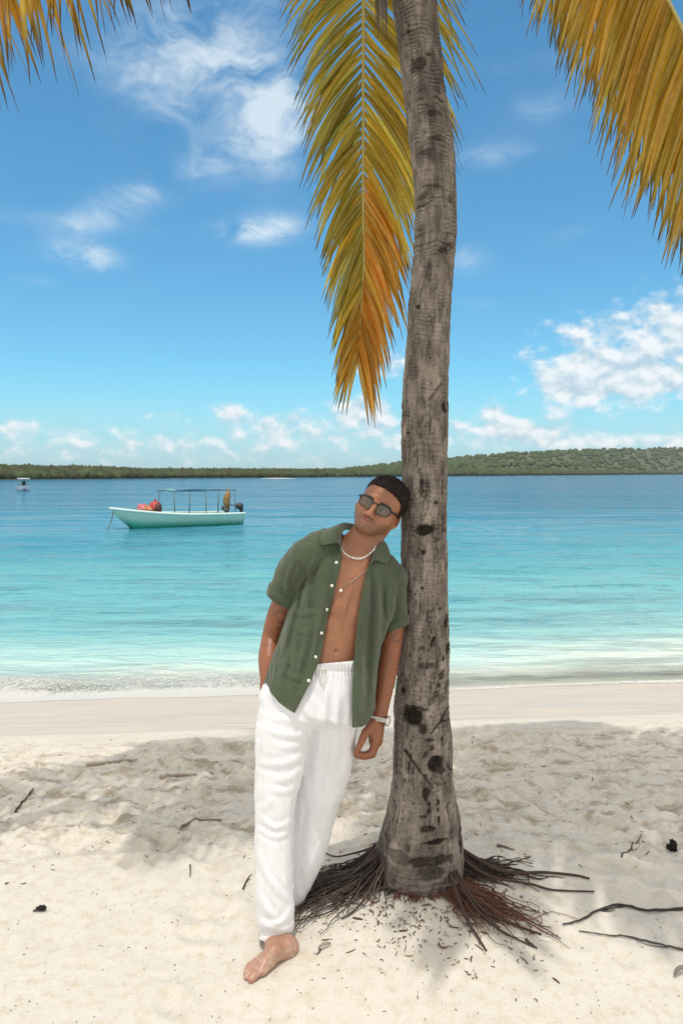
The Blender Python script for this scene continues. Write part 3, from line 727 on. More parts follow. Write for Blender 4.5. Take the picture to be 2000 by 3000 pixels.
for k in range(14500):
    iu = _r.uniform(iu0, iu1); u = np.interp(iu, np.arange(len(us)), us)
    rightness = sstep(900, 1500, u)
    if _r.random() < .45: bb = _r.uniform(3, 40)
    else: bb = 3+_r.random()**(1.4-.5*rightness)*(90+rightness*560+(250 if u > 950 else 0))
    c = terrain(iu, bb); d = c[1]
    s = _r.uniform(.7, 1.25)*np.interp(u, [-200, 270, 420, 1000, 1500, 2200], [2.2, 2.5, 2.0, 2.2, 2.7, 3.2])*(1-.25*(bb < 12))
    gcol = mixc(np.array([.046, .066, .030]), np.array([.080, .118, .045]), _r.random())
    if bb < 30: gcol = mixc(gcol, np.array([.070, .060, .036]), _r.random()*.75)
    far_c = mixc(np.array([.068, .092, .044]), np.array([.088, .118, .056]), _r.random())  # paler greens: haze over the distant trees put into their colour
    gcol = mixc(gcol, far_c, .25+.75*rightness if bb > 35 else .45*rightness)
    c[2] += .55*s
    clump(c, np.array([1.25*s, 1.25*s, .95*s]), gcol)
FOL = simple('far_foliage', (1, 1, 1), .9, var=.35, scale=.9, tint=True, spec=.15)
tag(mesh_obj('forest', np.vstack(mb_v), mb_f, FOL, None, np.vstack(mb_c)), 'mangrove and hillside woodland along the far shore', None, None, 'stuff')
# pale sandbar
i0 = np.array([ (u, F*HW/(v-V0)) for u, v in ((762, 1403.0), (790, 1402.4), (830, 1402.2), (868, 1402.8))])
sb = MB()
pts = np.array([[(u-U0)/F*d, d, WATER+.05] for u, d in i0]); sb.tube(spline(pts, 12), .28*np.sin(np.linspace(.15, 3.0, 12)), 8)
tag(sb.build('sandbar_beach', simple('sandbar_sand', (.72, .68, .6), .9), colors=False), 'thin white sandbar in front of the far mangroves', None, None, 'structure')

# ------------------------------------------------------------------ boats
WHT = simple('boat_gelcoat', (1, 1, 1), .35, var=.08, scale=3, tint=True)
DRK = simple('dark_metal', (1, 1, 1), .5, var=.2, scale=10, tint=True)
def hull(mb, L, beam, sheer, keel, flare, col_top, col_mid, col_low, n=30, m=11):
    """open skiff hull along +X (stern at 0, bow at L): sheer(t), keel(t) heights above water"""
    t = np.linspace(0, 1, n); V = []; C = []
    for k in range(n):
        bw = beam/2*(1-max(0, (t[k]-.45)/.55)**2.1)*(.86+.14*min(1, t[k]*4)); zt = sheer(t[k]); zk = keel(t[k])
        rake = (zt-zk)*.75*max(0, (t[k]-.7)/.3)**2
        for j in range(m):
            a = j/(m-1)*2-1; aa = abs(a)
            y_ = math.copysign(bw*(aa**.55), a) if a else 0
            z_ = zk+(zt-zk)*aa**2.2
            x_ = t[k]*L-rake*(1-aa)*2.0
            V.append([x_, y_, z_]); C.append(col_top if z_ > zt-.16 else (col_low if z_ < .03+.26*t[k]**1.5 else col_mid))
    Fc = [(k*m+j, (k+1)*m+j, (k+1)*m+j+1, k*m+j+1) for k in range(n-1) for j in range(m-1)]
    Fc.append(tuple(range(m)))
    V2 = np.array(V)
    mb.add(V2, Fc, np.array(C))
    return V2.reshape(n, m, 3)
def place(V, org, rz):
    c, s = math.cos(rz), math.sin(rz); R = np.array([[c, -s, 0], [s, c, 0], [0, 0, 1]])
    return np.asarray(V)@R.T+org
bow = np.array([(330-U0)/F*31.2, 31.2, WATER]); stern = np.array([(692-U0)/F*35., 35., WATER])
BL = np.linalg.norm(bow-stern)*1.02; brz = math.atan2(bow[1]-stern[1], bow[0]-stern[0])
boat = empty('fishing_skiff', tuple(stern), 'mint green open skiff with a bare canopy frame moored offshore', 'boat')
class BMB(MB):
    def add(s, V, Fc, col=None): MB.add(s, place(V, stern, brz), Fc, col)
MINT = (.50, .70, .62); MINT_L = (.34, .58, .49); GRN_L = (.04, .34, .24)
sheer = lambda t: .50+.10*t+.66*max(0, t-.35)**1.9
keel = lambda t: -.22+.10*t+.9*max(0, (t-.86)/.14)**2*.28
h = BMB(); hv = hull(h, BL, 1.9, sheer, keel, 0, MINT, MINT_L, GRN_L)
h.build('hull', WHT, boat)
g = BMB()
for sgn in (0, -1):
    edge = hv[:, sgn, :].copy(); edge[:, 2] += .01
    g.tube(edge, .055, 8, (.66, .80, .74))
g.build('gunwale', WHT, boat)
ins = BMB(); iv = hv[:, 1:-1, :].copy(); iv[..., 2] = iv[..., 2]*.0+(np.array([sheer(t) for t in np.linspace(0, 1, 30)])-.30)[:, None]
m_ = iv.shape[1]
ins.add(iv.reshape(-1, 3), [(k*m_+j, k*m_+j+1, (k+1)*m_+j+1, (k+1)*m_+j) for k in range(29) for j in range(m_-1)], (.22, .38, .36)); ins.build('deck', WHT, boat)
for f_ in (.18, .42, .62):
    bch = BMB(); bch.box((BL*f_, 0, sheer(f_)-.12), (.3, 1.55, .06), col=(.35, .52, .48)); bch.build('bench', WHT, boat)
fr = BMB(); xs_ = [BL*.085, BL*.33, BL*.58]; zt = 1.60
for x_ in xs_:
    for sd in (-.82, .82):
        fr.tube([[x_, sd*.98, sheer(x_/BL)-.02], [x_, sd*.9, zt]], .026, 8, (.13, .20, .22))
    fr.tube([[x_, -.75, zt], [x_, .75, zt]], .022, 8, (.10, .22, .30))
for sd in (-.75, .75): fr.tube([[BL*.075, sd, zt], [BL*.60, sd, zt-.03]], .022, 8, (.08, .20, .28))
fr.build('canopy_frame', DRK, boat)
cv = BMB(); cv.tube([[BL*.33, .72, zt+.03], [BL*.45, .73, zt+.05], [BL*.57, .72, zt+.01]], [.03, .055, .03], 8, (.05, .16, .27)); cv.tube([[BL*.57, .72, zt+.01], [BL*.585, .4, zt+.04], [BL*.58, 0, zt+.03]], [.03, .05, .03], 8, (.20, .50, .42)); cv.build('rolled_canopy', DRK, boat)
mo = BMB(); mo.ball((-.12, .1, .82), (.20, .17, .17), 14, 9, (.04, .045, .05)); mo.box((-.22, .1, .45), (.12, .12, .70), col=(.03, .03, .035)); mo.tube([[-.02, .1, .80], [.5, .12, .92]], .025, 7, (.03, .03, .03)); mo.build('outboard_motor', DRK, boat)
mo = BMB(); mo.ball((.35, -.35, .72), (.22, .16, .15), 12, 8, (.05, .06, .07), noise=.2); mo.build('fuel_tank', DRK, boat); mo = BMB(); mo.ball((.7, .3, .66), (.13, .13, .12), 12, 8, (.06, .07, .08)); mo.build('fuel_tank', DRK, boat)
fl = BMB(); fl.tube([[BL*.10, .3, .55], [BL*.115, .3, 1.75]], .018, 7, (.2, .18, .15))
fl.build('flag_pole', DRK, boat)
fg = BMB(); zf = np.linspace(1.66, .78, 12); wv = np.interp(zf, [.78, 1.0, 1.3, 1.66], [.07, .17, .16, .03])
fg.tube(np.stack([BL*.115+.03*np.sin(zf*7)-.05, .3+.03*np.cos(zf*9), zf], -1), wv, 9, np.tile(np.array([.34, .19, .06]), (108, 1))*(.55+.6*np.random.default_rng(1).random((108, 1)))); fg.build('furled_flag', DRK, boat)
rp = BMB(); rp.tube(spline([[BL*.975, 0, .82], [BL*.985, .0, .45], [BL*1.0, .02, .2], [BL*1.02, 0, -.05]], 12), .022, 6, (.16, .18, .17)); rp.build('mooring_rope', DRK, boat); rp = BMB(); rp.tube([[BL*.90, .10, sheer(.90)-.02], [BL*.86, .22, sheer(.86)-.02]], .05, 6, (.1, .1, .1)); rp.build('cleat', DRK, boat)
def on_boat(x_, y_, z_): return place(np.array([[x_, y_, z_]]), stern, brz)[0]
RED = simple('red_plastic', (1, 1, 1), .5, var=.25, scale=6, tint=True)
zb = sheer(.68)
m2 = MB(); c0 = on_boat(BL*.675, .1, zb+.20); m2.ball(c0, (.30, .30, .32), 18, 12, (.45, .05, .045)); m2.ball(c0+np.array([.17, -.14, .0]), (.17, .19, .25), 14, 10, (.09, .03, .03)); m2.tube([c0+np.array([0, 0, .28]), c0+np.array([0, 0, .40])], .05, 8, (.35, .05, .05))
tag(m2.build('mooring_buoy', RED), 'round red buoy stowed in the bow of the skiff', 'buoy')
for k, (fx, dy, c_, lab) in enumerate(((.715, -.25, (.62, .10, .08), 'bright red life jacket beside the buoy on the skiff'), (.73, .15, (.50, .17, .07), 'orange life jacket between the buoy and bow on the skiff'), (.765, 0, (.66, .18, .20), 'faded pink life jacket nearest the bow of the skiff'))):
    m2 = MB(); c0 = on_boat(BL*fx, dy, sheer(fx)+.10)
    m2.ball(c0, (.22, .16, .20), 12, 9, c_, noise=.22); m2.ball(c0+np.array([-.10, 0, .10]), (.11, .12, .16), 10, 8, np.array(c_)*.8, noise=.2); m2.tube([c0+np.array([-.2, -.1, .02]), c0+np.array([.2, -.14, .04])], .03, 6, (.5, .4, .2))
    tag(m2.build('life_jacket', RED), lab, 'life jacket', 'life jackets in the bow of the skiff')
# the white boat far away
b2 = np.array([(58-U0)/F*101, 101, WATER]); stern = b2-np.array([-.5, 2.2, 0]); brz = math.radians(-76)+math.pi*.0
boat2 = empty('motorboat', tuple(b2), 'small white motorboat with a flat canopy far out by the mangroves', 'boat')
stern = b2+np.array([-.6, 2.2, 0]); brz = math.radians(-62)
h = BMB(); hv = hull(h, 4.6, 1.9, lambda t: .55+.35*max(0, t-.4)**1.5, lambda t: -.15+.3*max(0, (t-.85)/.15)**2, 0, (.82, .84, .84), (.78, .80, .80), (.5, .55, .55), 20, 9); h.build('hull', WHT, boat2)
cp = BMB(); cp.box((2.2, 0, 1.62), (1.7, 1.45, .16), col=(.84, .86, .86)); cp.build('canopy', WHT, boat2)
for x_ in (1.5, 2.9):
    for y_ in (-.6, .6):
        pz = BMB(); pz.tube([[x_, y_, .5], [x_, y_, 1.56]], .03, 6, (.3, .3, .3)); pz.build('canopy_post', DRK, boat2)
cs = BMB(); cs.box((2.0, .05, .78), (.5, .5, .75), col=(.04, .045, .05)); cs.ball((2.05, .05, 1.2), (.2, .2, .16), 10, 7, (.05, .05, .05)); cs.build('console', DRK, boat2)
# ------------------------------------------------------------------ twigs and litter on the sand
WOOD = simple('dead_wood', (1, 1, 1), .85, var=.3, scale=40, tint=True, spec=.2)
def twig(uvs, r0, col, label, side=None, lift=.004, seed=0, group=None):
    pts = ground_poly(uvs, lift+r0*.6, 30); rr = np.random.default_rng(seed); pts = pts+rr.normal(0, r0*.13, pts.shape); pts[:, 2] = np.maximum(pts[:, 2], [float(ground_h(np.array([a]), np.array([b_]))[0])+r0*.4 for a, b_ in pts[:, :2]])
    m = MB(); rad = r0*(1-.55*np.linspace(0, 1, 30))*(1+.10*rr.normal(size=30)); m.tube(pts, np.maximum(rad, r0*.25), 7, np.asarray(col))
    for (k, uv2) in side or []:
        q = ground_poly(uv2, lift, 10); q[0] = pts[k]; m.tube(q, r0*.45*np.linspace(1, .4, 10), 6, np.asarray(col))
    o = m.build('twig', WOOD); tag(o, label, 'twig', group); return o
twig([(2060, 2672), (2000, 2668), (1940, 2672), (1885, 2672), (1840, 2660), (1805, 2656), (1775, 2664), (1740, 2676), (1715, 2694), (1680, 2706), (1648, 2714)], .0062, (.055, .045, .038), 'long dark bent branch on the sand at the right edge', [(12, [(1756, 2670), (1780, 2672), (1800, 2668)])], seed=1)
twig([(2060, 2800), (1990, 2785), (1960, 2778), (1900, 2764), (1830, 2748), (1790, 2746), (1745, 2740), (1695, 2732)], .0042, (.085, .07, .06), 'thin straight grey twig below the long bent branch', [(8, [(1960, 2780), (1900, 2772), (1860, 2758)])], seed=2)
twig([(1818, 2514), (1845, 2494), (1866, 2470), (1878, 2448)], .0045, (.14, .11, .09), 'forked pale twig standing in the trampled sand', [(14, [(1845, 2494), (1862, 2490), (1872, 2480)])], seed=3)
twig([(46, 2382), (62, 2360), (76, 2342), (88, 2330)], .0058, (.07, .06, .055), 'short dark stick in the shaded sand near the left edge', seed=4)
twig([(88, 2332), (98, 2314)], .007, (.16, .13, .11), 'stub of pale wood just above the dark stick', seed=14)
twig([(712, 2608), (722, 2586), (734, 2566)], .0036, (.05, .04, .035), 'dark broken twig left of the white trouser leg', [(18, [(722, 2586), (728, 2580), (736, 2578)])], seed=5)
twig([(255, 2246), (300, 2240), (350, 2232), (402, 2230)], .010, (.40, .34, .25), 'bleached stick lying in the sunlit sand on the left', seed=6)
twig([(470, 2282), (520, 2276), (575, 2273)], .010, (.38, .31, .24), 'bleached stick half buried beside the trousers', seed=7)
twig([(532, 2424), (590, 2408), (650, 2406)], .006, (.20, .17, .13), 'brown twig in the shade left of the man', [(6, [(540, 2420), (525, 2436), (500, 2448)])], seed=8)
twig([(1455, 2482), (1480, 2486), (1500, 2494)], .006, (.20, .16, .12), 'small brown twig right of the palm base', seed=9)
twig([(1476, 2656), (1490, 2668), (1518, 2684)], .0055, (.07, .055, .045), 'snapped root tip beside the palm roots', [(6, [(1476, 2656), (1474, 2664), (1470, 2672)])], seed=10)
twig([(1540, 2758), (1556, 2772), (1572, 2784)], .005, (.09, .065, .05), 'short broken root below the red roots', seed=11)
twig([(557, 2538), (558, 2556), (557, 2572)], .0035, (.12, .11, .10), 'thin upright straw on the pale sand', seed=12)
m = MB(); c0 = ground_at(124, 2669, .012); m.ball(c0, (.017, .012, .009), 12, 8, (.02, .018, .016), noise=.35); m.ball(c0+np.array([-.014, .0, -.001]), (.010, .008, .006), 10, 7, (.03, .026, .022), noise=.3); m.tube([c0+np.array([-.01, -.01, 0]), c0+np.array([-.030, -.010, -.005])], .003, 6, (.05, .04, .035))
tag(m.build('seed_husk', WOOD), 'black crumpled seed husk on the pale sand at the left', 'seed husk')
m = MB(); c0 = ground_at(1970, 2494, .024); m.ball(c0, (.018, .016, .028), 14, 9, (.014, .012, .011), noise=.3); m.ball(c0+np.array([-.022, .0, -.004]), (.008, .008, .015), 10, 7, (.02, .017, .015), noise=.3); m.tube([c0+np.array([.005, -.01, -.03]), c0+np.array([.02, -.02, -.036])], .006, 6, (.03, .025, .02))
tag(m.build('seed_husk', WOOD), 'black seed husk by the right edge of the sand', 'seed husk')
for (u, v, s_, lab) in ((950, 2780, 1.0, 'curled pale leaf piece right of the bare foot'), (1990, 2856, 1.3, 'grey driftwood chip at the lower right edge')):
    c0 = ground_at(u, v, .008*s_); a = np.linspace(-1.2, 1.2, 9); m = MB()
    m.tube(np.array([c0+np.array([.022*s_*math.sin(k), .012*s_*k, .010*s_*math.cos(k*1.2)]) for k in a]), .0055*s_*np.cos(a*.9), 7, (.30, .26, .20) if s_ == 1 else (.2, .18, .16)); tag(m.build('leaf_scrap' if s_ == 1 else 'driftwood', WOOD), lab, 'leaf' if s_ == 1 else 'driftwood')
# countless scraps: leaf crumbs, root fibres, grit
mb = MB(); _r = np.random.default_rng(52)
def scrap(x, y, L, wd, th, col, bend):
    s = np.linspace(-.5, .5, 5); tx, ty = math.cos(th), math.sin(th)
    px = x+L*s*tx-bend*L*(s*s)*ty; py = y+L*s*ty+bend*L*(s*s)*tx
    pz = ground_h(px, py)+.0012+wd*.4+abs(bend)*.003*_r.random()
    mb.tube(np.stack([px, py, pz], -1), wd*np.array([.35, .9, 1, .9, .3]), 4, col)
for k in range(1300):
    z_ = _r.random()
    if z_ < .42:
        a = math.radians(_r.uniform(200, 345)); r_ = .20+abs(_r.normal(0, .17)); x, y = TREE[0]+r_*math.cos(a), TD+r_*math.sin(a)*1.15; L = _r.uniform(.003, .018)*(1+1.5*(_r.random() < .12)); c = np.array([.10, .062, .046])*_r.uniform(.5, 2.2); bd_ = _r.normal(0, .9)
    elif z_ < .72:
        y = _r.uniform(1.95, 3.0); x = _r.uniform(-.5, .5)*y*1.0; L = _r.uniform(.003, .011); c = np.array([.13, .11, .09])*_r.uniform(.4, 1.8); bd_ = _r.normal(0, .4)
    else:
        y = _r.uniform(3.0, 4.8); x = _r.uniform(-.5, .5)*y*1.02; L = _r.uniform(.006, .028); c = np.array([.22, .17, .11])*_r.uniform(.4, 1.4); bd_ = _r.normal(0, .5)
    scrap(x, y, L, L*_r.uniform(.03, .10)+.0005, _r.uniform(0, 6.28), c, bd_)
tag(mb.build('leaf_litter', WOOD), 'dark leaf crumbs and root fibres scattered over the sand', None, None, 'stuff')
# ------------------------------------------------------------------ sea haze
mt = bpy.data.materials.new('haze_air'); mt.use_nodes = True; nt = mt.node_tree; nt.nodes.remove(nt.nodes['Principled BSDF'])
pv = nt.nodes.new('ShaderNodeVolumePrincipled'); pv.inputs['Color'].default_value = (.86, .93, 1.0, 1); pv.inputs['Density'].default_value = .00009
nt.links.new(pv.outputs[0], nt.nodes['Material Output'].inputs['Volume'])
mb = MB(); mb.box((0, 1900, 40), (9000, 4400, 96)); hz = mb.build('haze', mt, colors=False, smooth=False); tag(hz, 'thin bluish sea haze over the far shore', None, None, 'stuff')
sc.cycles.volume_bounces = 0
# ------------------------------------------------------------------ implicit-surface toolkit
def smin(a, b, k):
    if k <= 0: return np.minimum(a, b)
    h = np.maximum(k-np.abs(a-b), 0)/k
    return np.minimum(a, b)-h*h*k*.25
def smax(a, b, k): return -smin(-a, -b, k)
class Etube:
    """tube along a smooth centre line with elliptical section: rows x,y,z,a(half width),b(half depth); D is the depth direction"""
    def __init__(s, rows, D=(0, -1, 0), n=14, cap=1.0):
        r = spline(rows, n) if len(rows) > 2 else np.array([np.array(rows[0])*(1-t)+np.array(rows[1])*t for t in np.linspace(0, 1, 4)])
        s.p = r[:, :3]; s.a = np.abs(r[:, 3]); s.b = np.abs(r[:, 4]); s.D = np.asarray(D, float)/np.linalg.norm(D); s.cap = cap
        s.c = s.p.mean(0); s.R = np.max(np.linalg.norm(s.p-s.c, axis=1)+np.maximum(s.a, s.b))
    def __call__(s, q):
        p0 = s.p[:-1]; E = s.p[1:]-p0; L2 = (E*E).sum(1)+1e-12
        qe = q@E.T-(p0*E).sum(1); t = np.clip(qe/L2, 0, 1)
        d2 = ((q*q).sum(1)[:, None]-2*q@p0.T+(p0*p0).sum(1))-2*t*qe+t*t*L2
        k = d2.argmin(1); t = np.take_along_axis(t, k[:, None], 1)[:, 0]
        cx = q-(p0[k]+t[:, None]*E[k]); A = s.a[k]+t*(s.a[k+1]-s.a[k]); B = s.b[k]+t*(s.b[k+1]-s.b[k]); TT = (E/np.sqrt(L2)[:, None])[k]
        D = s.D-TT*(TT@s.D)[:, None]; D /= np.linalg.norm(D, axis=1)[:, None]+1e-9
        y = np.einsum('ij,ij->i', cx, D); z = np.einsum('ij,ij->i', cx, TT); W = np.cross(D, TT); x = np.einsum('ij,ij->i', cx, W)
        C = np.minimum(A, B)*s.cap
        k0 = np.sqrt((x/A)**2+(y/B)**2+(z/C)**2); k1 = np.sqrt((x/A**2)**2+(y/B**2)**2+(z/C**2)**2)+1e-9
        return k0*(k0-1)/k1
class Ell:
    def __init__(s, c, r, R=None):
        s.c = np.asarray(c, float); s.r = np.asarray(r, float); s.M = np.eye(3) if R is None else np.asarray(R, float); s.R = s.r.max()
    def __call__(s, q):
        x = (q-s.c)@s.M
        k0 = np.sqrt(((x/s.r)**2).sum(1)); k1 = np.sqrt(((x/s.r**2)**2).sum(1))+1e-9
        return k0*(k0-1)/k1
class Cap:
    def __init__(s, pts, r):
        s.p = np.asarray(pts, float); s.r = np.broadcast_to(np.asarray(r, float), (len(s.p),)); s.c = s.p.mean(0)
        s.R = np.max(np.linalg.norm(s.p-s.c, axis=1)+s.r)
    def __call__(s, q):
        best = None
        for k in range(len(s.p)-1):
            e = s.p[k+1]-s.p[k]; t = np.clip(((q-s.p[k])@e)/(e@e+1e-12), 0, 1)
            d = np.linalg.norm(q-(s.p[k]+t[:, None]*e), axis=1)-(s.r[k]+t*(s.r[k+1]-s.r[k]))
            best = d if best is None else np.minimum(best, d)
        return best
class Field:
    def __init__(s): s.items = []; s.post = []
    def u(s, pr, k=.01): s.items.append((pr, k, 'u')); return s
    def cut(s, pr, k=.005): s.items.append((pr, k, 's')); return s
    def __call__(s, q):
        d = np.full(len(q), .3); items = s.items
        if len(q) > 500 and len(items) > 8:
            lo, hi = q.min(0), q.max(0); cc, cr = (lo+hi)/2, np.linalg.norm(hi-lo)/2
            if cr < .35: items = [it for it in items if np.linalg.norm(it[0].c-cc)-it[0].R-cr < .08+it[1]]
        for pr, k, op in items:
            near = np.linalg.norm(q-pr.c, axis=1)-pr.R
            m = near < (d+k if op == 'u' else np.maximum(k, .003)+np.maximum(-d, 0)+.002)
            if not m.any(): continue
            v = pr(q[m])
            d[m] = smin(d[m], v, k) if op == 'u' else smax(d[m], -v, k)
        for fn in s.post: d = fn(q, d)
        return d
def bounds(f, pad=.03):
    lo = np.min([pr.c-pr.R for pr, k, op in f.items if op == 'u'], 0)-pad; hi = np.max([pr.c+pr.R for pr, k, op in f.items if op == 'u'], 0)+pad
    return lo, hi
def mesh_field(f, lo, hi, h, proj=1, block=8):
    """surface nets on a sparsely sampled grid; returns V, quads"""
    lo = np.asarray(lo, float); hi = np.asarray(hi, float)
    nb = np.ceil((hi-lo)/(h*block)).astype(int); n = nb*block+1
    cen = [lo[a]+(np.arange(nb[a])+.5)*h*block for a in range(3)]
    G = np.stack(np.meshgrid(*cen, indexing='ij'), -1).reshape(-1, 3)
    dc = np.concatenate([f(G[i:i+200000]) for i in range(0, len(G), 200000)])
    act = np.abs(dc) < h*block*.87*1.9+.004
    vol = np.repeat(np.repeat(np.repeat(dc.reshape(nb), block, 0), block, 1), block, 2)
    vol = np.pad(vol, ((0, 1),)*3, mode='edge').astype(np.float32)
    ids = np.argwhere(act.reshape(nb)); r = np.arange(block+1)
    loc = np.stack(np.meshgrid(r, r, r, indexing='ij'), -1).reshape(-1, 3)
    key = (ids//6)@np.array([1000000, 1000, 1]); order = np.argsort(key, kind='stable'); ids, key = ids[order], key[order]
    cutp = np.concatenate([[0], np.where(np.diff(key))[0]+1, [len(ids)]])
    for i, j in zip(cutp[:-1], cutp[1:]):
        I = (ids[i:j, None, :]*block+loc[None]).reshape(-1, 3)
        vol[I[:, 0], I[:, 1], I[:, 2]] = f(lo+I*h)
    s = vol < 0
    c8 = np.zeros(np.array(s.shape)-1, np.int8)
    offs = [(a, b_, c) for a in (0, 1) for b_ in (0, 1) for c in (0, 1)]
    sh = np.array(s.shape)-1
    for a, b_, c in offs: c8 += s[a:a+sh[0], b_:b_+sh[1], c:c+sh[2]]
    cells = np.argwhere((c8 > 0) & (c8 < 8))
    vals = np.stack([vol[cells[:, 0]+a, cells[:, 1]+b_, cells[:, 2]+c] for a, b_, c in offs], 1)
    acc = np.zeros((len(cells), 3)); cnt = np.zeros(len(cells)); of = np.array(offs, float)
    for i in range(8):
        for j in range(i+1, 8):
            if np.abs(of[i]-of[j]).sum() != 1: continue
            m = (vals[:, i] < 0) != (vals[:, j] < 0); t = np.where(m, vals[:, i]/(vals[:, i]-vals[:, j]+1e-20), 0)
            acc += np.where(m[:, None], of[i]+t[:, None]*(of[j]-of[i]), 0); cnt += m
    V = lo+(cells+acc/np.maximum(cnt, 1)[:, None])*h
    idx = np.full(sh, -1, np.int32); idx[cells[:, 0], cells[:, 1], cells[:, 2]] = np.arange(len(cells))
    quads = []
    for ax in range(3):
        o1, o2 = (ax+1) % 3, (ax+2) % 3
        a = np.take(s, range(s.shape[ax]-1), ax); b_ = np.take(s, range(1, s.shape[ax]), ax)
        E = np.argwhere(a != b_); E = E[(E[:, o1] > 0) & (E[:, o2] > 0) & (E[:, o1] < sh[o1]) & (E[:, o2] < sh[o2])]
        ins = s[E[:, 0], E[:, 1], E[:, 2]]
        def at(d1, d2):
            c = E.copy(); c[:, o1] -= d1; c[:, o2] -= d2; return idx[c[:, 0], c[:, 1], c[:, 2]]
        q = np.stack([at(1, 1), at(0, 1), at(0, 0), at(1, 0)], 1)
        q[~ins] = q[~ins][:, ::-1]; quads.append(q)
    Q = np.vstack(quads); Q = Q[(Q >= 0).all(1)]
    for _ in range(proj):
        e = h*.4; vk = ((V-lo)/(h*48)).astype(int)@np.array([1000000, 1000, 1]); od = np.argsort(vk, kind='stable'); vs_ = vk[od]
        cp = np.concatenate([[0], np.where(np.diff(vs_))[0]+1, [len(od)]]); d0 = np.zeros(len(V)); g = np.zeros((len(V), 3))
        for i, j in zip(cp[:-1], cp[1:]):
            w_ = od[i:j]; q_ = V[w_]; d0[w_] = f(q_); g[w_] = np.stack([f(q_+np.eye(3)[k]*e)-d0[w_] for k in range(3)], 1)/e
        gn = np.einsum('ij,ij->i', g, g)+1e-9
        st = -d0[:, None]*g/np.maximum(gn, .25)[:, None]; ln = np.linalg.norm(st, axis=1)[:, None]+1e-12
        V = V+st*np.minimum(1, .7*h/ln)
    return V, Q
def clip_mesh(V, Fc, g, extra=None):
    """keep g>=0, cutting the crossing faces; returns V, faces list"""
    V = np.asarray(V); g = np.asarray(g, float); out = []; new = {}; nv = [V]; base = len(V); add = []
    faces = [tuple(f) for f in (Fc.tolist() if isinstance(Fc, np.ndarray) else Fc)]
    for f in faces:
        gs = [g[i] for i in f]
        if min(gs) >= 0: out.append(f); continue
        if max(gs) < 0: continue
        poly = []
        for a, b_ in zip(f, f[1:]+f[:1]):
            if g[a] >= 0: poly.append(a)
            if (g[a] >= 0) != (g[b_] >= 0):
                key = (min(a, b_), max(a, b_))
                if key not in new:
                    t = g[key[0]]/(g[key[0]]-g[key[1]]); new[key] = base+len(add); add.append(V[key[0]]*(1-t)+V[key[1]]*t)
                poly.append(new[key])
        if len(poly) >= 3: out.append(tuple(poly))
    if add: V = np.vstack([V, np.array(add)])
    used = np.unique(np.concatenate([np.array(f) for f in out])); rm = np.full(len(V), -1); rm[used] = np.arange(len(used))
    return V[used], [tuple(rm[list(f)]) for f in out]
def uv_of(q):
    return U0+q[:, 0]/q[:, 1]*F, V0+(H-q[:, 2])/q[:, 1]*F
def cast(f, u, v, d0=2.2, d1=3.2, n=260):
    """depth where the camera ray through a picture point meets the field"""
    ds = np.linspace(d0, d1, n); q = np.array([P(u, v, d) for d in ds]); val = f(q)
    i = np.argmax(val < 0)
    if val[i] >= 0: return None
    if i == 0: return ds[0]
    t = val[i-1]/(val[i-1]-val[i]); return ds[i-1]+t*(ds[1]-ds[0])
def pxline(pts, n=40): return spline(np.asarray(pts, float), n)
def pdist(u, v, line):
    """distance in pixels from points to a polyline, and the side (left of travel > 0) and position along it"""
    best = np.full(len(u), 1e9); tt = np.zeros(len(u)); m_ = len(line)-1
    for k in range(m_):
        ex, ey = line[k+1]-line[k]; L2 = ex*ex+ey*ey+1e-9
        t = np.clip(((u-line[k, 0])*ex+(v-line[k, 1])*ey)/L2, 0, 1)
        d = np.hypot(u-line[k, 0]-t*ex, v-line[k, 1]-t*ey); mm = d < best
        best = np.where(mm, d, best); tt = np.where(mm, (k+t)/m_, tt)
    return best, tt
class Folds:
    """cloth creases: each (points in picture, width px, height m); acts only on the side of the garment that faces the viewer"""
    def __init__(s, items): s.items = [(pxline(p, 14), w_, a) for p, w_, a in items]
    def __call__(s, u, v):
        r = np.zeros(len(u))
        for ln, w_, a in s.items:
            m = (u > ln[:, 0].min()-3*w_) & (u < ln[:, 0].max()+3*w_) & (v > ln[:, 1].min()-3*w_) & (v < ln[:, 1].max()+3*w_)
            if not m.any(): continue
            d, t = pdist(u[m], v[m], ln); env = np.clip(np.minimum(t, 1-t)*4, 0, 1)**.7
            r[m] += a*env*(np.exp(-(d/w_)**2)-.55*np.exp(-((d-1.7*w_)/(.8*w_))**2))
        return r

_sr = np.random.default_rng(99); _sd = _sr.normal(size=(7, 3)); _sd /= np.linalg.norm(_sd, axis=1)[:, None]; _sf = _sr.uniform(.7, 1.6, 7); _spn = _sr.uniform(0, 6.28, 7)
def snoise(p):
    """cheap smooth undulation in about -1..1"""
    a = np.sin(p@(_sd*_sf[:, None]*1.7).T+_spn); return (a[:, 0]*a[:, 1]+a[:, 2]*a[:, 3]+a[:, 4]*a[:, 5])*.75+.25*a[:, 6]
import time as _time
_tick = [_time.time()]
def tick(m): print('script tick %-12s %.1f' % (m, _time.time()-_tick[0])); _tick[0] = _time.time()
# ------------------------------------------------------------------ the man
FWD = np.array([0, -1., 0])
def row(u, v, d, a, b): return [*P(u, v, d), a, b]
person = empty('person', tuple(P(815, 2800, 2.58)*np.array([1, 1, 0])), 'barefoot man in an open green shirt and white trousers leaning against the palm trunk', 'person')
def Rx(a): c, s = math.cos(a), math.sin(a); return np.array([[1, 0, 0], [0, c, -s], [0, s, c]])
def Ry(a): c, s = math.cos(a), math.sin(a); return np.array([[c, 0, s], [0, 1, 0], [-s, 0, c]])
def Rz(a): c, s = math.cos(a), math.sin(a); return np.array([[c, -s, 0], [s, c, 0], [0, 0, 1]])
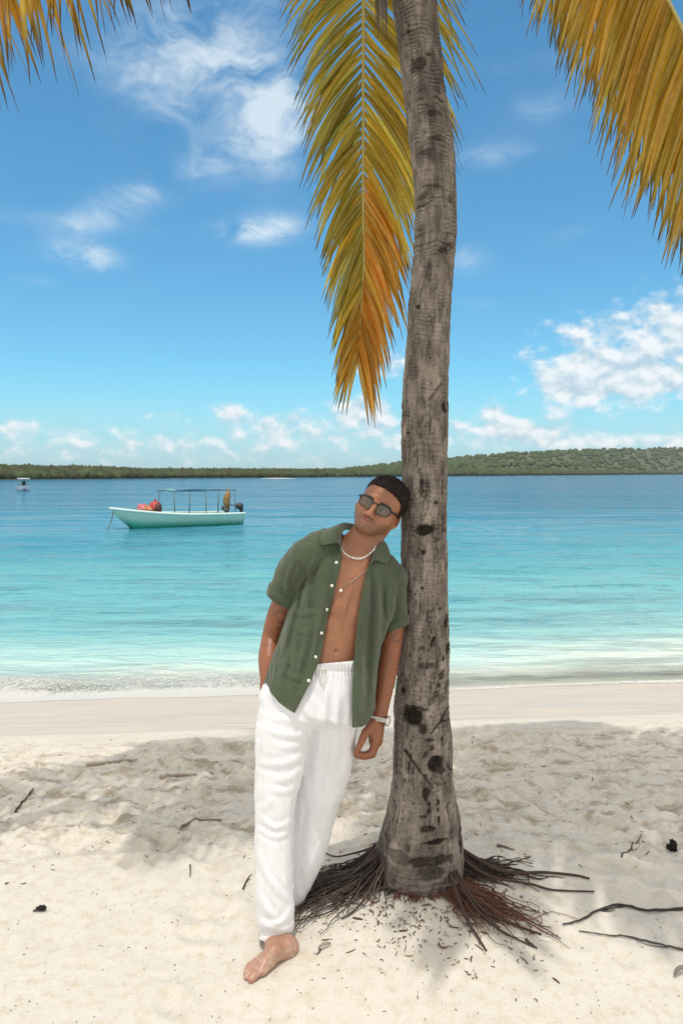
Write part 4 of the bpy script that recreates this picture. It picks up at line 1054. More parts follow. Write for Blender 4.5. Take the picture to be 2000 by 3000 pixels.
# head frame: columns = the head's right (in the picture), up, forward
Bh = np.array([[1, 0, 0], [0, 0, -1], [0, 1, 0.]])
YAW, PITCH, ROLL = math.radians(15), math.radians(1), math.radians(28)
Mh = Ry(ROLL)@Rz(-YAW)@Bh@Rx(-PITCH)
HS = 1.035
Oh = P(1097, 1481, 2.765)-Mh@np.array([0, .006, .098])*HS
def hl(x, y, z): return Oh+Mh@np.array([x, y, z])*HS
def to_head(q): return ((q-Oh)@Mh)/HS
class HE(Ell):
    def __init__(s, c, r, R=None): Ell.__init__(s, hl(*c), np.asarray(r)*HS, Mh if R is None else Mh@R)
class HC(Cap):
    def __init__(s, pts, r): Cap.__init__(s, [hl(*p) for p in pts], np.asarray(r)*HS)
body = Field(); torso = Field()
_bu = body.u
# torso
Wd = P(1148, 1690, 2.88)-P(885, 1622, 2.79); Wd /= np.linalg.norm(Wd)
tor_rows = [row(1048, 1612, 2.87, .070, .058), row(1036, 1652, 2.86, .135, .082), row(1014, 1735, 2.84, .163, .105), row(995, 1815, 2.82, .150, .105), row(964, 1900, 2.79, .136, .094), row(940, 1970, 2.77, .146, .10), row(922, 2040, 2.75, .160, .11)]
body.u(Etube(tor_rows, FWD, 18), 0); torso.u(Etube(tor_rows, FWD, 18), 0)
# shoulders, arms
RS, LS = P(893, 1630, 2.80), P(1146, 1695, 2.88)
body.u(Etube([row(1040, 1628, 2.87, .05, .05), row(960, 1612, 2.85, .045, .048), [*RS, .048, .050]], FWD), .05)
body.u(Etube([row(1060, 1632, 2.87, .05, .05), row(1110, 1658, 2.89, .05, .052), [*LS, .055, .055]], FWD), .05)
RE, RW = P(797, 1868, 2.87), P(786, 2012, 2.745)
body.u(Etube([[*RS, .047, .050], row(848, 1730, 2.83, .045, .050), row(818, 1800, 2.85, .046, .050), [*RE, .040, .042], row(789, 1930, 2.81, .042, .041), row(786, 1985, 2.765, .031, .028), [*RW, .029, .024]], FWD, 20), .03)
LE, LW = P(1141, 1915, 2.865), P(1111, 2100, 2.80)
body.u(Etube([[*LS, .053, .058], row(1152, 1780, 2.885, .043, .050), row(1150, 1850, 2.88, .042, .046), [*LE, .040, .041], row(1133, 1965, 2.85, .040, .040), row(1121, 2045, 2.825, .031, .029), [*LW, .027, .023]], FWD, 20), .03)
# pectorals, abdomen, collar bones
Ua = P(1046, 1615, 2.87)-P(940, 1970, 2.77); Ua /= np.linalg.norm(Ua); Wd = Wd-Ua*(Wd@Ua); Wd /= np.linalg.norm(Wd); Fa = np.cross(Wd, Ua); Fa = Fa if Fa[1] < 0 else -Fa
Rt = np.stack([Wd, Ua, Fa], 1); Ct = P(1014, 1735, 2.84)
def tl_(x, y, z): return Ct+Wd*x+Ua*y+Fa*z
for s in (-1, 1):
    body.u(Ell(tl_(s*.066, .030, .056), (.072, .056, .034), Rt), .035); torso.u(Ell(tl_(s*.066, .030, .056), (.072, .056, .034), Rt), .035)
    for k, yy in enumerate((-.075, -.135, -.20)):
        body.u(Ell(tl_(s*.032, yy, .084-.006*k), (.034, .030, .014), Rt), .012)
    body.u(Cap([tl_(s*.012, .108, .070), tl_(s*.075, .122, .062), tl_(s*.13, .118, .03)], .0085), .014)
body.cut(Ell(tl_(0, -.02, .120), (.006, .10, .012), Rt), .02)
body.cut(Ell(tl_(0, -.13, .113), (.004, .10, .008), Rt), .016)
body.cut(Ell(tl_(.0, -.222, .104), (.007, .010, .012), Rt), .008)
# neck
body.u(Etube([row(1046, 1640, 2.88, .064, .058), row(1056, 1590, 2.865, .058, .056), [*hl(0, -.055, -.022), .056, .058]], FWD), .03)
for s in (-1, 1):
    body.u(Cap([hl(s*.060, -.045, -.020), tl_(s*.016, .118, .066)], [.013, .010]), .02)
body.u(HE((0, -.112, .030), (.014, .016, .016)), .02)
# head
body.u(HE((0, .034, -.016), (.0735, .082, .094)), .02)
body.u(HE((0, .026, .026), (.066, .072, .058)), .03)
body.u(HC([(0, -.02, .045), (0, -.064, .056)], [.044, .030]), .03)
for s in (-1, 1):
    body.u(HC([(s*.056, -.020, .004), (s*.054, -.050, .012), (s*.018, -.079, .069)], [.020, .018, .016]), .03)
    body.u(HE((s*.044, -.022, .050), (.027, .026, .023)), .035)
    body.u(HC([(s*.010, .026, .090), (s*.040, .024, .074)], [.010, .010]), .014)
body.u(HE((0, -.080, .077), (.024, .017, .017)), .02)
for s in (-1, 1):
    body.cut(HE((s*.032, .004, .096), (.021, .013, .015)), .014)
    body.u(HE((s*.0315, .004, .0745), (.0135, .0125, .0125)), .002)
    body.u(HC([(s*.017, .0085, .0835), (s*.031, .0135, .0865), (s*.046, .0075, .080)], [.003, .0034, .003]), .004)
    body.u(HC([(s*.017, .000, .083), (s*.031, -.0055, .085), (s*.046, .001, .079)], [.0028, .003, .0026]), .005)
body.u(HC([(0, .018, .088), (0, -.008, .101), (0, -.029, .113)], [.0085, .0088, .0112]), .012)
for s in (-1, 1):
    body.u(HE((s*.0125, -.034, .101), (.0088, .008, .011)), .008)
    body.cut(HE((s*.0068, -.0415, .106), (.004, .004, .005)), .003)
body.u(HE((0, -.055, .072), (.036, .026, .019)), .03)
body.u(HC([(-.028, -.0535, .079), (-.012, -.0505, .0880), (-.005, -.0490, .0910), (0, -.0500, .0910), (.005, -.0490, .0910), (.012, -.0505, .0880), (.028, -.0535, .079)], [.0014, .0026, .0030, .0028, .0030, .0026, .0014]), .006)
body.u(HC([(-.024, -.0566, .0795), (0, -.0604, .0900), (.024, -.0566, .0795)], [.0018, .0042, .0018]), .006)
for s in (-1, 1):
    ex = .0785 if s > 0 else .073
    body.u(HE((s*ex, -.008, -.020), (.0075, .030, .017), Ry(s*(.8 if s > 0 else .3))), .008)
    body.u(HE((s*(ex-.004), -.032, -.016), (.007, .010, .009)), .006)
    if s > 0: body.cut(HE((s*.0825, -.005, -.013), (.005, .018, .009), Ry(s*.8)), .006)
# hidden legs and the crossed foot
RH, RK, RA = P(866, 2070, 2.73), P(812, 2385, 2.66), P(803, 2728, 2.605)
LH, LK, LA = P(975, 2078, 2.785), P(917, 2390, 2.812), P(846, 2652, 2.815)
body.u(Etube([[*RH, .072, .07], [*(RH*.5+RK*.5), .052, .058], [*RK, .049, .050], [*(RK*.62+RA*.38), .048, .050], [*(RA*.9+RK*.1), .031, .035], [*RA, .032, .036]], FWD, 18), .05)
body.u(Etube([[*LH, .066, .066], [*(LH*.5+LK*.5), .050, .054], [*LK, .049, .050], [*(LK*.62+LA*.38), .045, .047], [*(LA*.9+LK*.1), .029, .032], [*LA, .031, .034]], FWD, 18), .05)
def foot(heel, toe, ank, side):
    """sole on the sand from heel to toe; side=+1 puts the great toe on the right of travel seen from above"""
    ax = toe-heel; L = np.linalg.norm(ax[:2]); ax = np.array([ax[0], ax[1], 0])/L; lat = np.array([ax[1], -ax[0], 0])*side; up_ = np.array([0, 0, 1.])
    def fp(a, l, z): return heel+ax*a*L+lat*l+up_*z
    body.u(Ell(fp(.07, 0, .030), (.027, .024, .027), np.stack([ax, lat, up_], 1)), .01)
    body.u(Cap([ank, fp(.15, 0, .042)], [.031, .026]), .03)
    body.u(Cap([ank+ax*.012, fp(.42, .012, .052), fp(.66, .014, .030)], [.029, .023, .014]), .022)
    body.u(Cap([fp(.10, 0, .030), fp(.48, .004, .034)], [.026, .022]), .03)
    body.u(Cap([fp(.12, -.014, .022), fp(.45, -.024, .020), fp(.68, -.026, .016)], [.022, .015, .011]), .022)
    body.u(Cap([fp(.55, .020, .024), fp(.72, .030, .020)], [.015, .0155]), .02)
    body.u(Cap([fp(.60, -.005, .022), fp(.70, -.004, .018)], [.016, .0135]), .02)
    for k, (l, a0, a1, r) in enumerate(((.029, .74, .965, .0125), (.010, .77, 1.0, .0086), (-.005, .76, .965, .0080), (-.018, .74, .915, .0076), (-.030, .70, .855, .0074))):
        body.u(Cap([fp(a0-.08, l*.92, .016), fp((a0+a1)/2, l, .0165), fp(a1-.03, l*1.02, .0105)], [r*.95, r*.98, r]), .006)
    for l in (.022, .008, -.006, -.018):
        body.u(Cap([fp(.36, l*.5+.006, .066), fp(.70, l*1.05, .031)], .0035), .010)
heel = ground_at(858, 2782, .0); toe = ground_at(712, 2868, .0); toe = heel+(toe-heel)*1.0
zg = min(heel[2], toe[2]); heel[2] = zg+.000; toe[2] = zg+.0
foot(heel, toe, P(803, 2735, 2.605), -1)
heel2 = LA.copy(); heel2[2] = float(ground_h(np.array([LA[0]]), np.array([LA[1]]))[0])-.004; heel2 += np.array([.02, .04, 0]); foot(heel2, heel2+np.array([-.09, -.20, 0]), LA, 1)
# the hand that hangs: palm, four curled fingers, thumb closing towards them
def hp(u, v, d): return P(u, v, d)
body.u(Etube([[*LW, .026, .022], row(1101, 2135, 2.795, .031, .030), row(1100, 2168, 2.79, .027, .037)], FWD, 8), .012)
fing = [(( 1100, 2168), (1088, 2206), (1066, 2212), (1047, 2206), 2.757, .0102), ((1104, 2170), (1091, 2211), (1067, 2218), (1044, 2213), 2.777, .0098),
        ((1105, 2170), (1092, 2208), (1070, 2218), (1050, 2216), 2.797, .0092), ((1103, 2166), (1090, 2198), (1072, 2208), (1056, 2208), 2.815, .0080)]
for a, b_, c_, e_, d, r in fing:
    body.u(Cap([hp(*a, d+.004), hp(*b_, d), hp(*c_, d-.002), hp(*e_, d)], [r*1.45, r*1.3, r*1.12, r*.95]), .0035)
    body.u(Cap([hp(1108, 2125, d*.4+2.795*.6), hp(*a, d+.004)], [.012, r*1.15]), .012)
body.u(Cap([hp(1096, 2118, 2.775), hp(1070, 2146, 2.745), hp(1056, 2178, 2.738), hp(1043, 2204, 2.742)], [.020, .0155, .0125, .0100]), .007)
body.u(Cap([hp(1098, 2120, 2.778), hp(1090, 2150, 2.765)], [.016, .014]), .014)
# the pocketed hand
body.u(Etube([[*RW, .028, .022], row(796, 2050, 2.70, .034, .018), row(806, 2085, 2.68, .034, .016)], FWD, 8), .015)
for k in range(4):
    l = (k-1.5)*13
    body.u(Cap([P(806+l, 2085, 2.68), P(812+l, 2112, 2.67), P(818+l, 2135, 2.675)], [.0095, .009, .008]), .004)
body.u(Cap([P(822, 2046, 2.69), P(842, 2072, 2.675), P(850, 2096, 2.67)], [.013, .011, .009]), .008)

lo, hi = bounds(body, .01)
BV, BQ = mesh_field(body, lo, hi, .0028)
# skin colours: pigment, plus painted shade in the mouth crease
def body_colors(V):
    n = len(V); c = np.tile(np.array([.315, .132, .066]), (n, 1))
    u, v = uv_of(V); hd = to_head(V); x, y, z = hd.T
    mott = fbm(V*18, 3)[:, None]*.09+fbm(V*140, 2)[:, None]*.07
    c = c*(1+mott)
    arms = sstep(60, 20, np.minimum(pdist(u, v, pxline([(855, 1720), (797, 1868), (786, 2012)], 10))[0], pdist(u, v, pxline([(1152, 1780), (1141, 1915), (1108, 2110), (1080, 2200)], 14))[0]))[:, None]
    c = c*(1-arms)+arms*c*np.array([.86, .74, .68])
    head = sstep(.16, .13, np.linalg.norm(hd-np.array([0, -.01, .02]), axis=1))
    def blend(mask, col):
        nonlocal c
        m = np.clip(mask*head, 0, 1)[:, None]; c = c*(1-m)+m*np.asarray(col)
    jaw = sstep(-.028, -.058, y)*sstep(-.03, .03, z)*sstep(-.112, -.094, y); mous = np.exp(-((y+.0445)/.006)**2)*sstep(.030, .018, np.abs(x))*sstep(.07, .08, z)
    blend(np.clip((jaw*.66+mous*.6)*(.8+.6*vnoise(hd*300)), 0, .78), (.115, .066, .045))
    blend(.40*np.exp(-(x/.018)**2-((y+.022)/.016)**2)*sstep(.08, .10, z), (.50, .185, .125))
    blend(.25*np.exp(-((np.abs(x)-.042)/.018)**2-((y+.022)/.016)**2)*sstep(.03, .06, z), (.47, .19, .12))
    lip = sstep(1.15, .8, np.sqrt((x/.029)**2+((y+.0548)/(.0085*(1-.6*(x/.029)**2*(np.abs(x) < .029))))**2))*sstep(.075, .085, z)
    blend(lip*.85, (.37, .135, .105))
    blend(np.exp(-((y+.0544-2.2*x*x)/.0019)**2)*sstep(.031, .026, np.abs(x))*sstep(.073, .080, z)*.95, (.07, .024, .02))  # shade of the groove between the closed lips, painted
    browy = .0245-.10*np.maximum(np.abs(x)-.034, 0)
    brow = sstep(.0075, .004, np.abs(y-browy))*sstep(.010, .015, np.abs(x))*sstep(.056, .050, np.abs(x))*sstep(.05, .065, z)
    blend(brow*.9, (.030, .020, .016))
    for s in (-1, 1):
        eye = np.linalg.norm((hd-np.array([s*.0315, .004, .0745]))/np.array([.0135, .0125, .0125]), axis=1); onb = (eye < 1.10)*sstep(.078, .081, z)
        onb = onb*sstep(.0062, .0050, np.abs(y-.0035)); blend(onb*.95, (.50, .46, .42)); r_ = np.hypot(x-s*.0315+.002, y-.004)
        blend(onb*sstep(.0066, .0056, r_), (.055, .032, .02)); blend(onb*sstep(.0030, .0024, r_), (.006, .006, .006))
        blend(np.exp(-((y-.0095+28*(x-s*.0315)**2*.4)/.0017)**2)*sstep(.018, .015, np.abs(x-s*.0315))*sstep(.07, .08, z)*.75, (.05, .03, .025))
    ear = sstep(.072, .078, np.abs(x))*sstep(.03, .02, z)*sstep(.045, .035, np.abs(y+.006)); blend(ear*.35, (.42, .15, .10))
    scalp = sstep(.055, .075, y+.35*np.maximum(-z, 0)); 
    # inked lines on the arms
    dl, _ = pdist(u, v, pxline([(1100, 1941), (1135, 1944), (1180, 1943)], 6)); m = sstep(2.0, .9, dl)*(V[:, 1] < 2.90)*arms[:, 0]*.45
    for pts, w_ in ((((1128, 1868), (1140, 1853), (1150, 1862), (1142, 1876)), 2.6), (((1146, 1872), (1160, 1880), (1172, 1872)), 3), (((1150, 1860), (1168, 1852)), 3), (((806, 1800), (822, 1790), (838, 1806), (828, 1824)), 4.5), (((815, 1815), (826, 1832), (836, 1822)), 4.5), (((812, 1838), (822, 1846)), 3.5), (((768, 1888), (796, 1890)), 1.6)):
        dd, _ = pdist(u, v, pxline(pts, 12)); m = np.maximum(m, sstep(w_*2.0, w_*.2, dd)*.46*arms[:, 0])
    c = c*(1-m[:, None])+m[:, None]*np.array([.055, .04, .036])
    ft = sstep(.13, .05, V[:, 2])[:, None]; pink = sstep(.55, 1., ((V-heel)@((toe-heel)/np.linalg.norm(toe-heel)))/np.linalg.norm(toe-heel))[:, None]
    sandy = sstep(-.5, .9, fbm(V*110, 4))[:, None]*.55
    c = c*(1-ft)+ft*((np.array([.40, .225, .155])*(1-pink*.6)+pink*.6*np.array([.47, .20, .145]))*(1-sandy)+sandy*np.array([.50, .41, .31]))
    knee = 0
    return np.clip(c, .004, 1)
mt, t, b = material('skin')
pos = t.node('ShaderNodeTexCoord').outputs['Object']
t.put(b.inputs['Base Color'], t.attr('tint')[0]); b.inputs['Roughness'].default_value = .42; b.inputs['Specular IOR Level'].default_value = .5
b.inputs['Subsurface Weight'].default_value = .12; b.inputs['Subsurface Radius'].default_value = (.012, .004, .002); b.inputs['Subsurface Scale'].default_value = .6
t.put(b.inputs['Normal'], t.bump(t.noise(pos, 420, 3, .6), .18, .001))
SKIN = mt
mesh_obj('body', BV, BQ, SKIN, person, body_colors(BV))

# hair
hair = Field()
hair.u(HE((.003, .043, -.020), (.0830, .0910, .1020)), 0)
hair.u(HE((.006, .081, .022), (.062, .034, .060)), .03)
def hair_cut(q, d):
    h_ = to_head(q); x, y, z = h_.T
    zf = np.interp(y, [-.05, -.012, .0, .02, .035, .055, .070, .080, .090, .104], [.016, .020, .022, .024, .030, .048, .066, .082, .110, .13])-.25*np.maximum(np.abs(x)-.045, 0)
    tex = .0012*snoise(np.stack([x*420, y*160, z*160], -1))+.0009*snoise(h_*600)
    d = d-tex-.0014*snoise(h_*90)
    zf = zf+.0050*snoise(h_*110)+.0022*snoise(h_*420)
    d = d+.011*sstep(.026, -.002, zf-z)*sstep(-.02, .03, y)
    d = smax(d, (z-zf)*HS, .004)
    ny = np.interp(z, [-.13, -.06, -.02, .0, .03], [-.050, -.050, .004, -.030, -.036])
    return smax(d, (ny-y)*HS, .006)
hair.post.append(hair_cut)
lo, hi = bounds(hair, .01); HV, HQ = mesh_field(hair, lo, hi, .0026)
mt, t, b = material('hair'); pos = t.node('ShaderNodeTexCoord').outputs['Object']
nz = t.noise(t.mapping(pos, (1, 1, .5)), 330, 3, .6)
t.put(b.inputs['Base Color'], t.mix(t.attr('fade')[2], t.ramp(nz, [(.3, (.006, .0045, .004)), (.72, (.034, .023, .018))]), (.11, .058, .036))); b.inputs['Roughness'].default_value = .62; b.inputs['Specular IOR Level'].default_value = .2
t.put(b.inputs['Normal'], t.bump(nz, .7, .004)); HAIR = mt
hq = to_head(HV)
fade = np.clip(sstep(.030, -.030, hq[:, 1]-.15*np.maximum(-hq[:, 2]-.03, 0))*.40+.30*vnoise(hq*260)*sstep(.05, .0, hq[:, 1]), 0, 1)
hair_o = mesh_obj('hair', HV, HQ, HAIR, person, attrs={'fade': fade})
mb = MB(); _r = np.random.default_rng(12); hh_ = to_head(HV); e_ = .002
sel = _r.choice(len(HV), 3600, replace=False)
gr = np.stack([hair(HV[sel]+np.eye(3)[k]*e_)-hair(HV[sel]-np.eye(3)[k]*e_) for k in range(3)], 1); gr /= np.linalg.norm(gr, axis=1)[:, None]+1e-9
for i, nrm_ in zip(sel, gr):
    back = Mh@np.array([_r.normal(.35, .25), .2+_r.normal(0, .2), -.75]); tg_ = back-nrm_*(back@nrm_); tg_ /= np.linalg.norm(tg_)+1e-9
    L = _r.uniform(.006, .014); p0 = HV[i]-nrm_*.002
    mb.tube(np.array([p0, p0+tg_*L*.5+nrm_*.0032, p0+tg_*L+nrm_*_r.uniform(.0005, .0038)]), [.0009, .0008, .0002], 3, caps=False)
hs = mb.build('hair_strands', HAIR, hair_o, colors=False); hs['kind'] = 'stuff'

# glasses
BLK = simple('glasses_acetate', (.010, .010, .011), .22, var=.1); 
mt, t, b = material('glasses_lens'); b.inputs['Base Color'].default_value = (.55, .60, .58, 1); b.inputs['Roughness'].default_value = .05
b.inputs['IOR'].default_value = 1.25
tr = t.node('ShaderNodeBsdfTransparent'); tr.inputs[0].default_value = (.82, .84, .81, 1); mx = t.node('ShaderNodeMixShader'); mx.inputs[0].default_value = .09
t.l.new(tr.outputs[0], mx.inputs[1]); t.l.new(b.outputs[0], mx.inputs[2]); t.l.new(mx.outputs[0], mt.node_tree.nodes['Material Output'].inputs[0]); LENS = mt
glasses = empty('glasses', tuple(np.array(hl(0, .005, .1))), None, None); glasses.parent = person; glasses.location = Vector(tuple(hl(0, .005, .1)))-Vector(person.location)
glasses.empty_display_size = .02
def rim(s, k=1.0):
    a = np.linspace(0, 2*math.pi, 33)[:-1]; e = 2.6
    ca, sa = np.cos(a), np.sin(a)
    x = np.sign(ca)*np.abs(ca)**(2/e)*.0268*k; y = np.sign(sa)*np.abs(sa)**(2/e)*.0205*k
    y = y+.0022*k*(x*s/.027); x = x*(1+.06*(y/.02))
    z = .1035-.9*np.abs(x+s*.035)**2*2-.004
    return np.stack([x+s*.0352, y+.003, z], -1)
fm = MB(); lens_parts = []
for s in (-1, 1):
    o_, i_ = rim(s, 1.055), rim(s, .92); f0 = np.array([hl(*p) for p in o_]); f1 = np.array([hl(*p) for p in i_]); bk = Mh@np.array([0, 0, -.0042])*HS
    # browline is thicker than the lower rim
    th_ = 1+.55*np.clip((rim(s, 1)[:, 1]-.003)/.02, 0, 1); f0 = f1+(f0-f1)*th_[:, None]
    V_ = np.vstack([f0, f1, f1+bk, f0+bk]); n_ = 32
    fc = []
    for k in range(n_):
        k2 = (k+1) % n_
        for a_, b_ in ((0, 1), (1, 2), (2, 3), (3, 0)): fc.append((a_*n_+k, a_*n_+k2, b_*n_+k2, b_*n_+k))
    fm.add(V_, fc); lens_parts.append((s, i_))
fm.tube([hl(-.0085, .012, .0985), hl(-.004, .0155, .1015), hl(.004, .0155, .1015), hl(.0085, .012, .0985)], .0023*HS, 8)
for s in (-1, 1):
    fm.box(hl(s*.0655, .0135, .088), (.009, .008, .011), Mh)
fr_o = fm.build('frame', BLK, glasses, colors=False)
for s, i_ in lens_parts:
    V_ = np.array([hl(*(p*np.array([1, 1, 1])-np.array([0, 0, .002]))) for p in i_]); ct_ = V_.mean(0)+Mh@np.array([0, 0, .0012])
    lb = MB(); lb.add(np.vstack([V_, ct_[None], V_+Mh@np.array([0, 0, -.0015]), (ct_+Mh@np.array([0, 0, -.0015]))[None]]), [(k, (k+1) % 32, 32) for k in range(32)]+[(33+(k+1) % 32, 33+k, 65) for k in range(32)]+[(k, 33+k, 33+(k+1) % 32, (k+1) % 32) for k in range(32)])
    lb.build('lens', LENS, glasses, colors=False)
for s in (-1, 1):
    tb = MB(); tb.tube(spline([hl(s*.069, .0135, .084), hl(s*.0785, .0125, .04), hl(s*.081, .013, -.002), hl(s*.081, .004, -.028)], 14), np.array([.0036]*14)*HS, 8); tb.build('temple', BLK, glasses, colors=False)

# ---- cloth
def cloth_mat(name, col, bumpk=.35, sheen=.25, rough=.85, trans=0.):
    mt, t, b = material(name); pos = t.node('ShaderNodeTexCoord').outputs['Object']
    n = t.noise(pos, 700, 3, .6); n2 = t.noise(t.mapping(pos, (6, 6, 1)), 22, 4, .6); n3 = t.noise(pos, 6, 4, .55)
    f = t.m('ADD', t.m('MULTIPLY_ADD', n, .22, .80), t.m('ADD', t.m('MULTIPLY_ADD', n2, .26, -.13), t.m('MULTIPLY_ADD', n3, .16, -.0)))
    rgb = t.node('ShaderNodeRGB'); rgb.outputs[0].default_value = (*col, 1)
    vm = t.node('ShaderNodeVectorMath', operation='SCALE'); t.put(vm.inputs[0], rgb.outputs[0]); t.put(vm.inputs['Scale'], f)
    t.put(b.inputs['Base Color'], vm.outputs[0]); b.inputs['Roughness'].default_value = rough; b.inputs['Specular IOR Level'].default_value = .2
    b.inputs['Sheen Weight'].default_value = sheen; b.inputs['Sheen Roughness'].default_value = .5
    hh = t.m('ADD', t.m('MULTIPLY', n2, 1.0), t.m('MULTIPLY', n, .25))
    t.put(b.inputs['Normal'], t.bump(hh, bumpk, .004))
    return mt
GREEN = cloth_mat('green_linen', (.070, .088, .052)); WHITE = cloth_mat('white_cotton', (.78, .78, .80), .3)
# trousers
def tz(u, v, d, hw_px, b): return row(u, v, d, hw_px/F*d, b)
trs = Field()
trs.u(Etube([tz(947, 1925, 2.765, 122, .100), tz(943, 1950, 2.765, 123, .101), tz(925, 2010, 2.75, 142, .106), tz(906, 2075, 2.74, 148, .116)], FWD, 10, .4), 0)
trs.u(Etube([tz(862, 2060, 2.725, 100, .108), tz(830, 2140, 2.705, 80, .104), tz(820, 2244, 2.685, 72, .095), tz(807, 2346, 2.665, 60, .086), tz(803, 2458, 2.645, 57, .082), tz(804, 2600, 2.62, 55, .078), tz(807, 2690, 2.607, 54, .074), tz(803, 2735, 2.602, 47, .064), tz(801, 2775, 2.60, 42, .058)], FWD, 26), .03)
trs.u(Etube([tz(974, 2060, 2.775, 92, .110), tz(958, 2137, 2.79, 87, .103), tz(948, 2204, 2.80, 87, .097), tz(938, 2279, 2.805, 79, .090), tz(915, 2387, 2.81, 66, .084), tz(899, 2480, 2.81, 60, .078), tz(872, 2570, 2.815, 51, .068), tz(846, 2640, 2.81, 40, .058), tz(832, 2680, 2.815, 34, .05)], FWD, 26), .018)
tf = Folds([(((784, 2010), (830, 2062), (872, 2098), (902, 2130)), 9, 0.0033), (((903, 2128), (880, 2118), (840, 2108), (800, 2100)), 10, 0.0028), (((903, 2146), (870, 2158), (820, 2150), (775, 2128)), 11, 0.0033), (((900, 2172), (868, 2186), (810, 2190)), 10, 0.0028),
            (((893, 2212), (850, 2234), (790, 2240), (757, 2226)), 11, 0.0033), (((888, 2250), (850, 2282), (800, 2284)), 12, 0.0033), (((880, 2290), (840, 2318), (780, 2312)), 11, 0.0024), (((862, 2404), (820, 2424), (790, 2420), (757, 2392)), 10, 0.0038), (((860, 2420), (815, 2452), (775, 2436), (755, 2420)), 9, 0.0028),
            (((800, 2330), (780, 2360), (760, 2372)), 11, 0.0019), (((755, 2500), (780, 2560), (815, 2610), (845, 2642)), 10, 0.0033), (((752, 2590), (770, 2650), (800, 2690)), 11, 0.0028), (((835, 2560), (838, 2610), (846, 2650)), 9, 0.0024), (((858, 2650), (830, 2700), (790, 2712), (760, 2700)), 10, 0.0038), (((850, 2715), (815, 2728), (770, 2718)), 9, 0.0028),
            (((840, 2480), (835, 2540), (842, 2600)), 11, 0.0019), (((900, 2135), (890, 2200), (878, 2280), (862, 2380), (858, 2500)), 8, -0.0019),
            (((960, 1975), (955, 2060), (940, 2160), (920, 2300)), 14, 0.0078), (((990, 1975), (990, 2080), (980, 2200), (955, 2330)), 14, 0.0078), (((1015, 1980), (1022, 2080), (1012, 2200)), 14, 0.0078), (((930, 2010), (925, 2090), (915, 2160)), 11, 0.0019), (((1000, 2250), (975, 2340), (940, 2440)), 12, 0.0024), (((930, 2330), (905, 2420), (885, 2520)), 11, 0.0019), (((880, 2340), (872, 2450), (868, 2560)), 9, 0.0024), (((955, 2440), (925, 2510), (890, 2570)), 10, 0.0024), (((905, 2530), (880, 2580), (864, 2610)), 9, 0.0019)])
def trs_post(q, d):
    m = np.abs(d) < .022
    if m.any():
        qq = q[m]; u, v = uv_of(qq)
        fr_ = sstep(2.86, 2.74, qq[:, 1])
        w_ = tf(u, v)*fr_
        w_ += .0022*snoise(qq*np.array([16, 16, 9]))+.0014*snoise(qq*np.array([50, 50, 22]))
        gath = sstep(2010, 1975, v); w_ += gath*.0022*np.sin(u*.55+2*snoise(qq*20))*sstep(1930, 1945, v)
        w_ += .0035*np.exp(-((v-1942)/5)**2)-.003*np.exp(-((v-1966)/3)**2)
        cuff = np.exp(-((v-(2738+ .12*(u-800)))/12)**2)*(np.abs(u-803) < 70)*(qq[:, 1] < 2.72); w_ -= cuff*.006
        d = d.copy(); d[m] = d[m]-w_
    return d
trs.post.append(trs_post)
lo, hi = bounds(trs, .01); TV, TQ = mesh_field(trs, lo, hi, .0034)
u, v = uv_of(TV)
g = np.minimum(v-(1945-.10*(u-940)*1.0+6*(TV[:, 1] > 2.765)*0), np.where(TV[:, 1] < 2.715, (2757+.10*(u-800)+7*np.sin((u-760)/26.))-v, np.where(v > 2600, (2672-v), 50)))
TV2, TF2 = clip_mesh(TV, TQ, g)
trousers = mesh_obj('trousers', TV2, TF2, WHITE, person)
def solid(o, th):
    m = o.modifiers.new('thickness', 'SOLIDIFY'); m.thickness = th; m.offset = -1
solid(trousers, .002)
mb = MB()
for pts in (((946, 1958), (940, 1972), (938, 1992), (944, 2006)), ((948, 1958), (956, 1966), (957, 1984), (951, 1998)), ((946, 1958), (951, 1976), (949, 2018))):
    pp = np.array([P(a, b_, (cast(trs, a, b_) or 2.65)-.004) for a, b_ in pxline(pts, 14)]); mb.tube(pp, .0026, 6)
mb.build('drawstring', simple('cotton_cord', (.74, .72, .66), .9), trousers, colors=False)
mb = MB(); pk_ = np.array([P(a, b_, (cast(trs, a, b_) or 2.66)-.001) for a, b_ in pxline(((775, 2012), (783, 2030), (800, 2056), (826, 2084)), 16)]); mb.tube(pk_, .003, 6)
mb.build('pocket_edge', WHITE, trousers, colors=False)

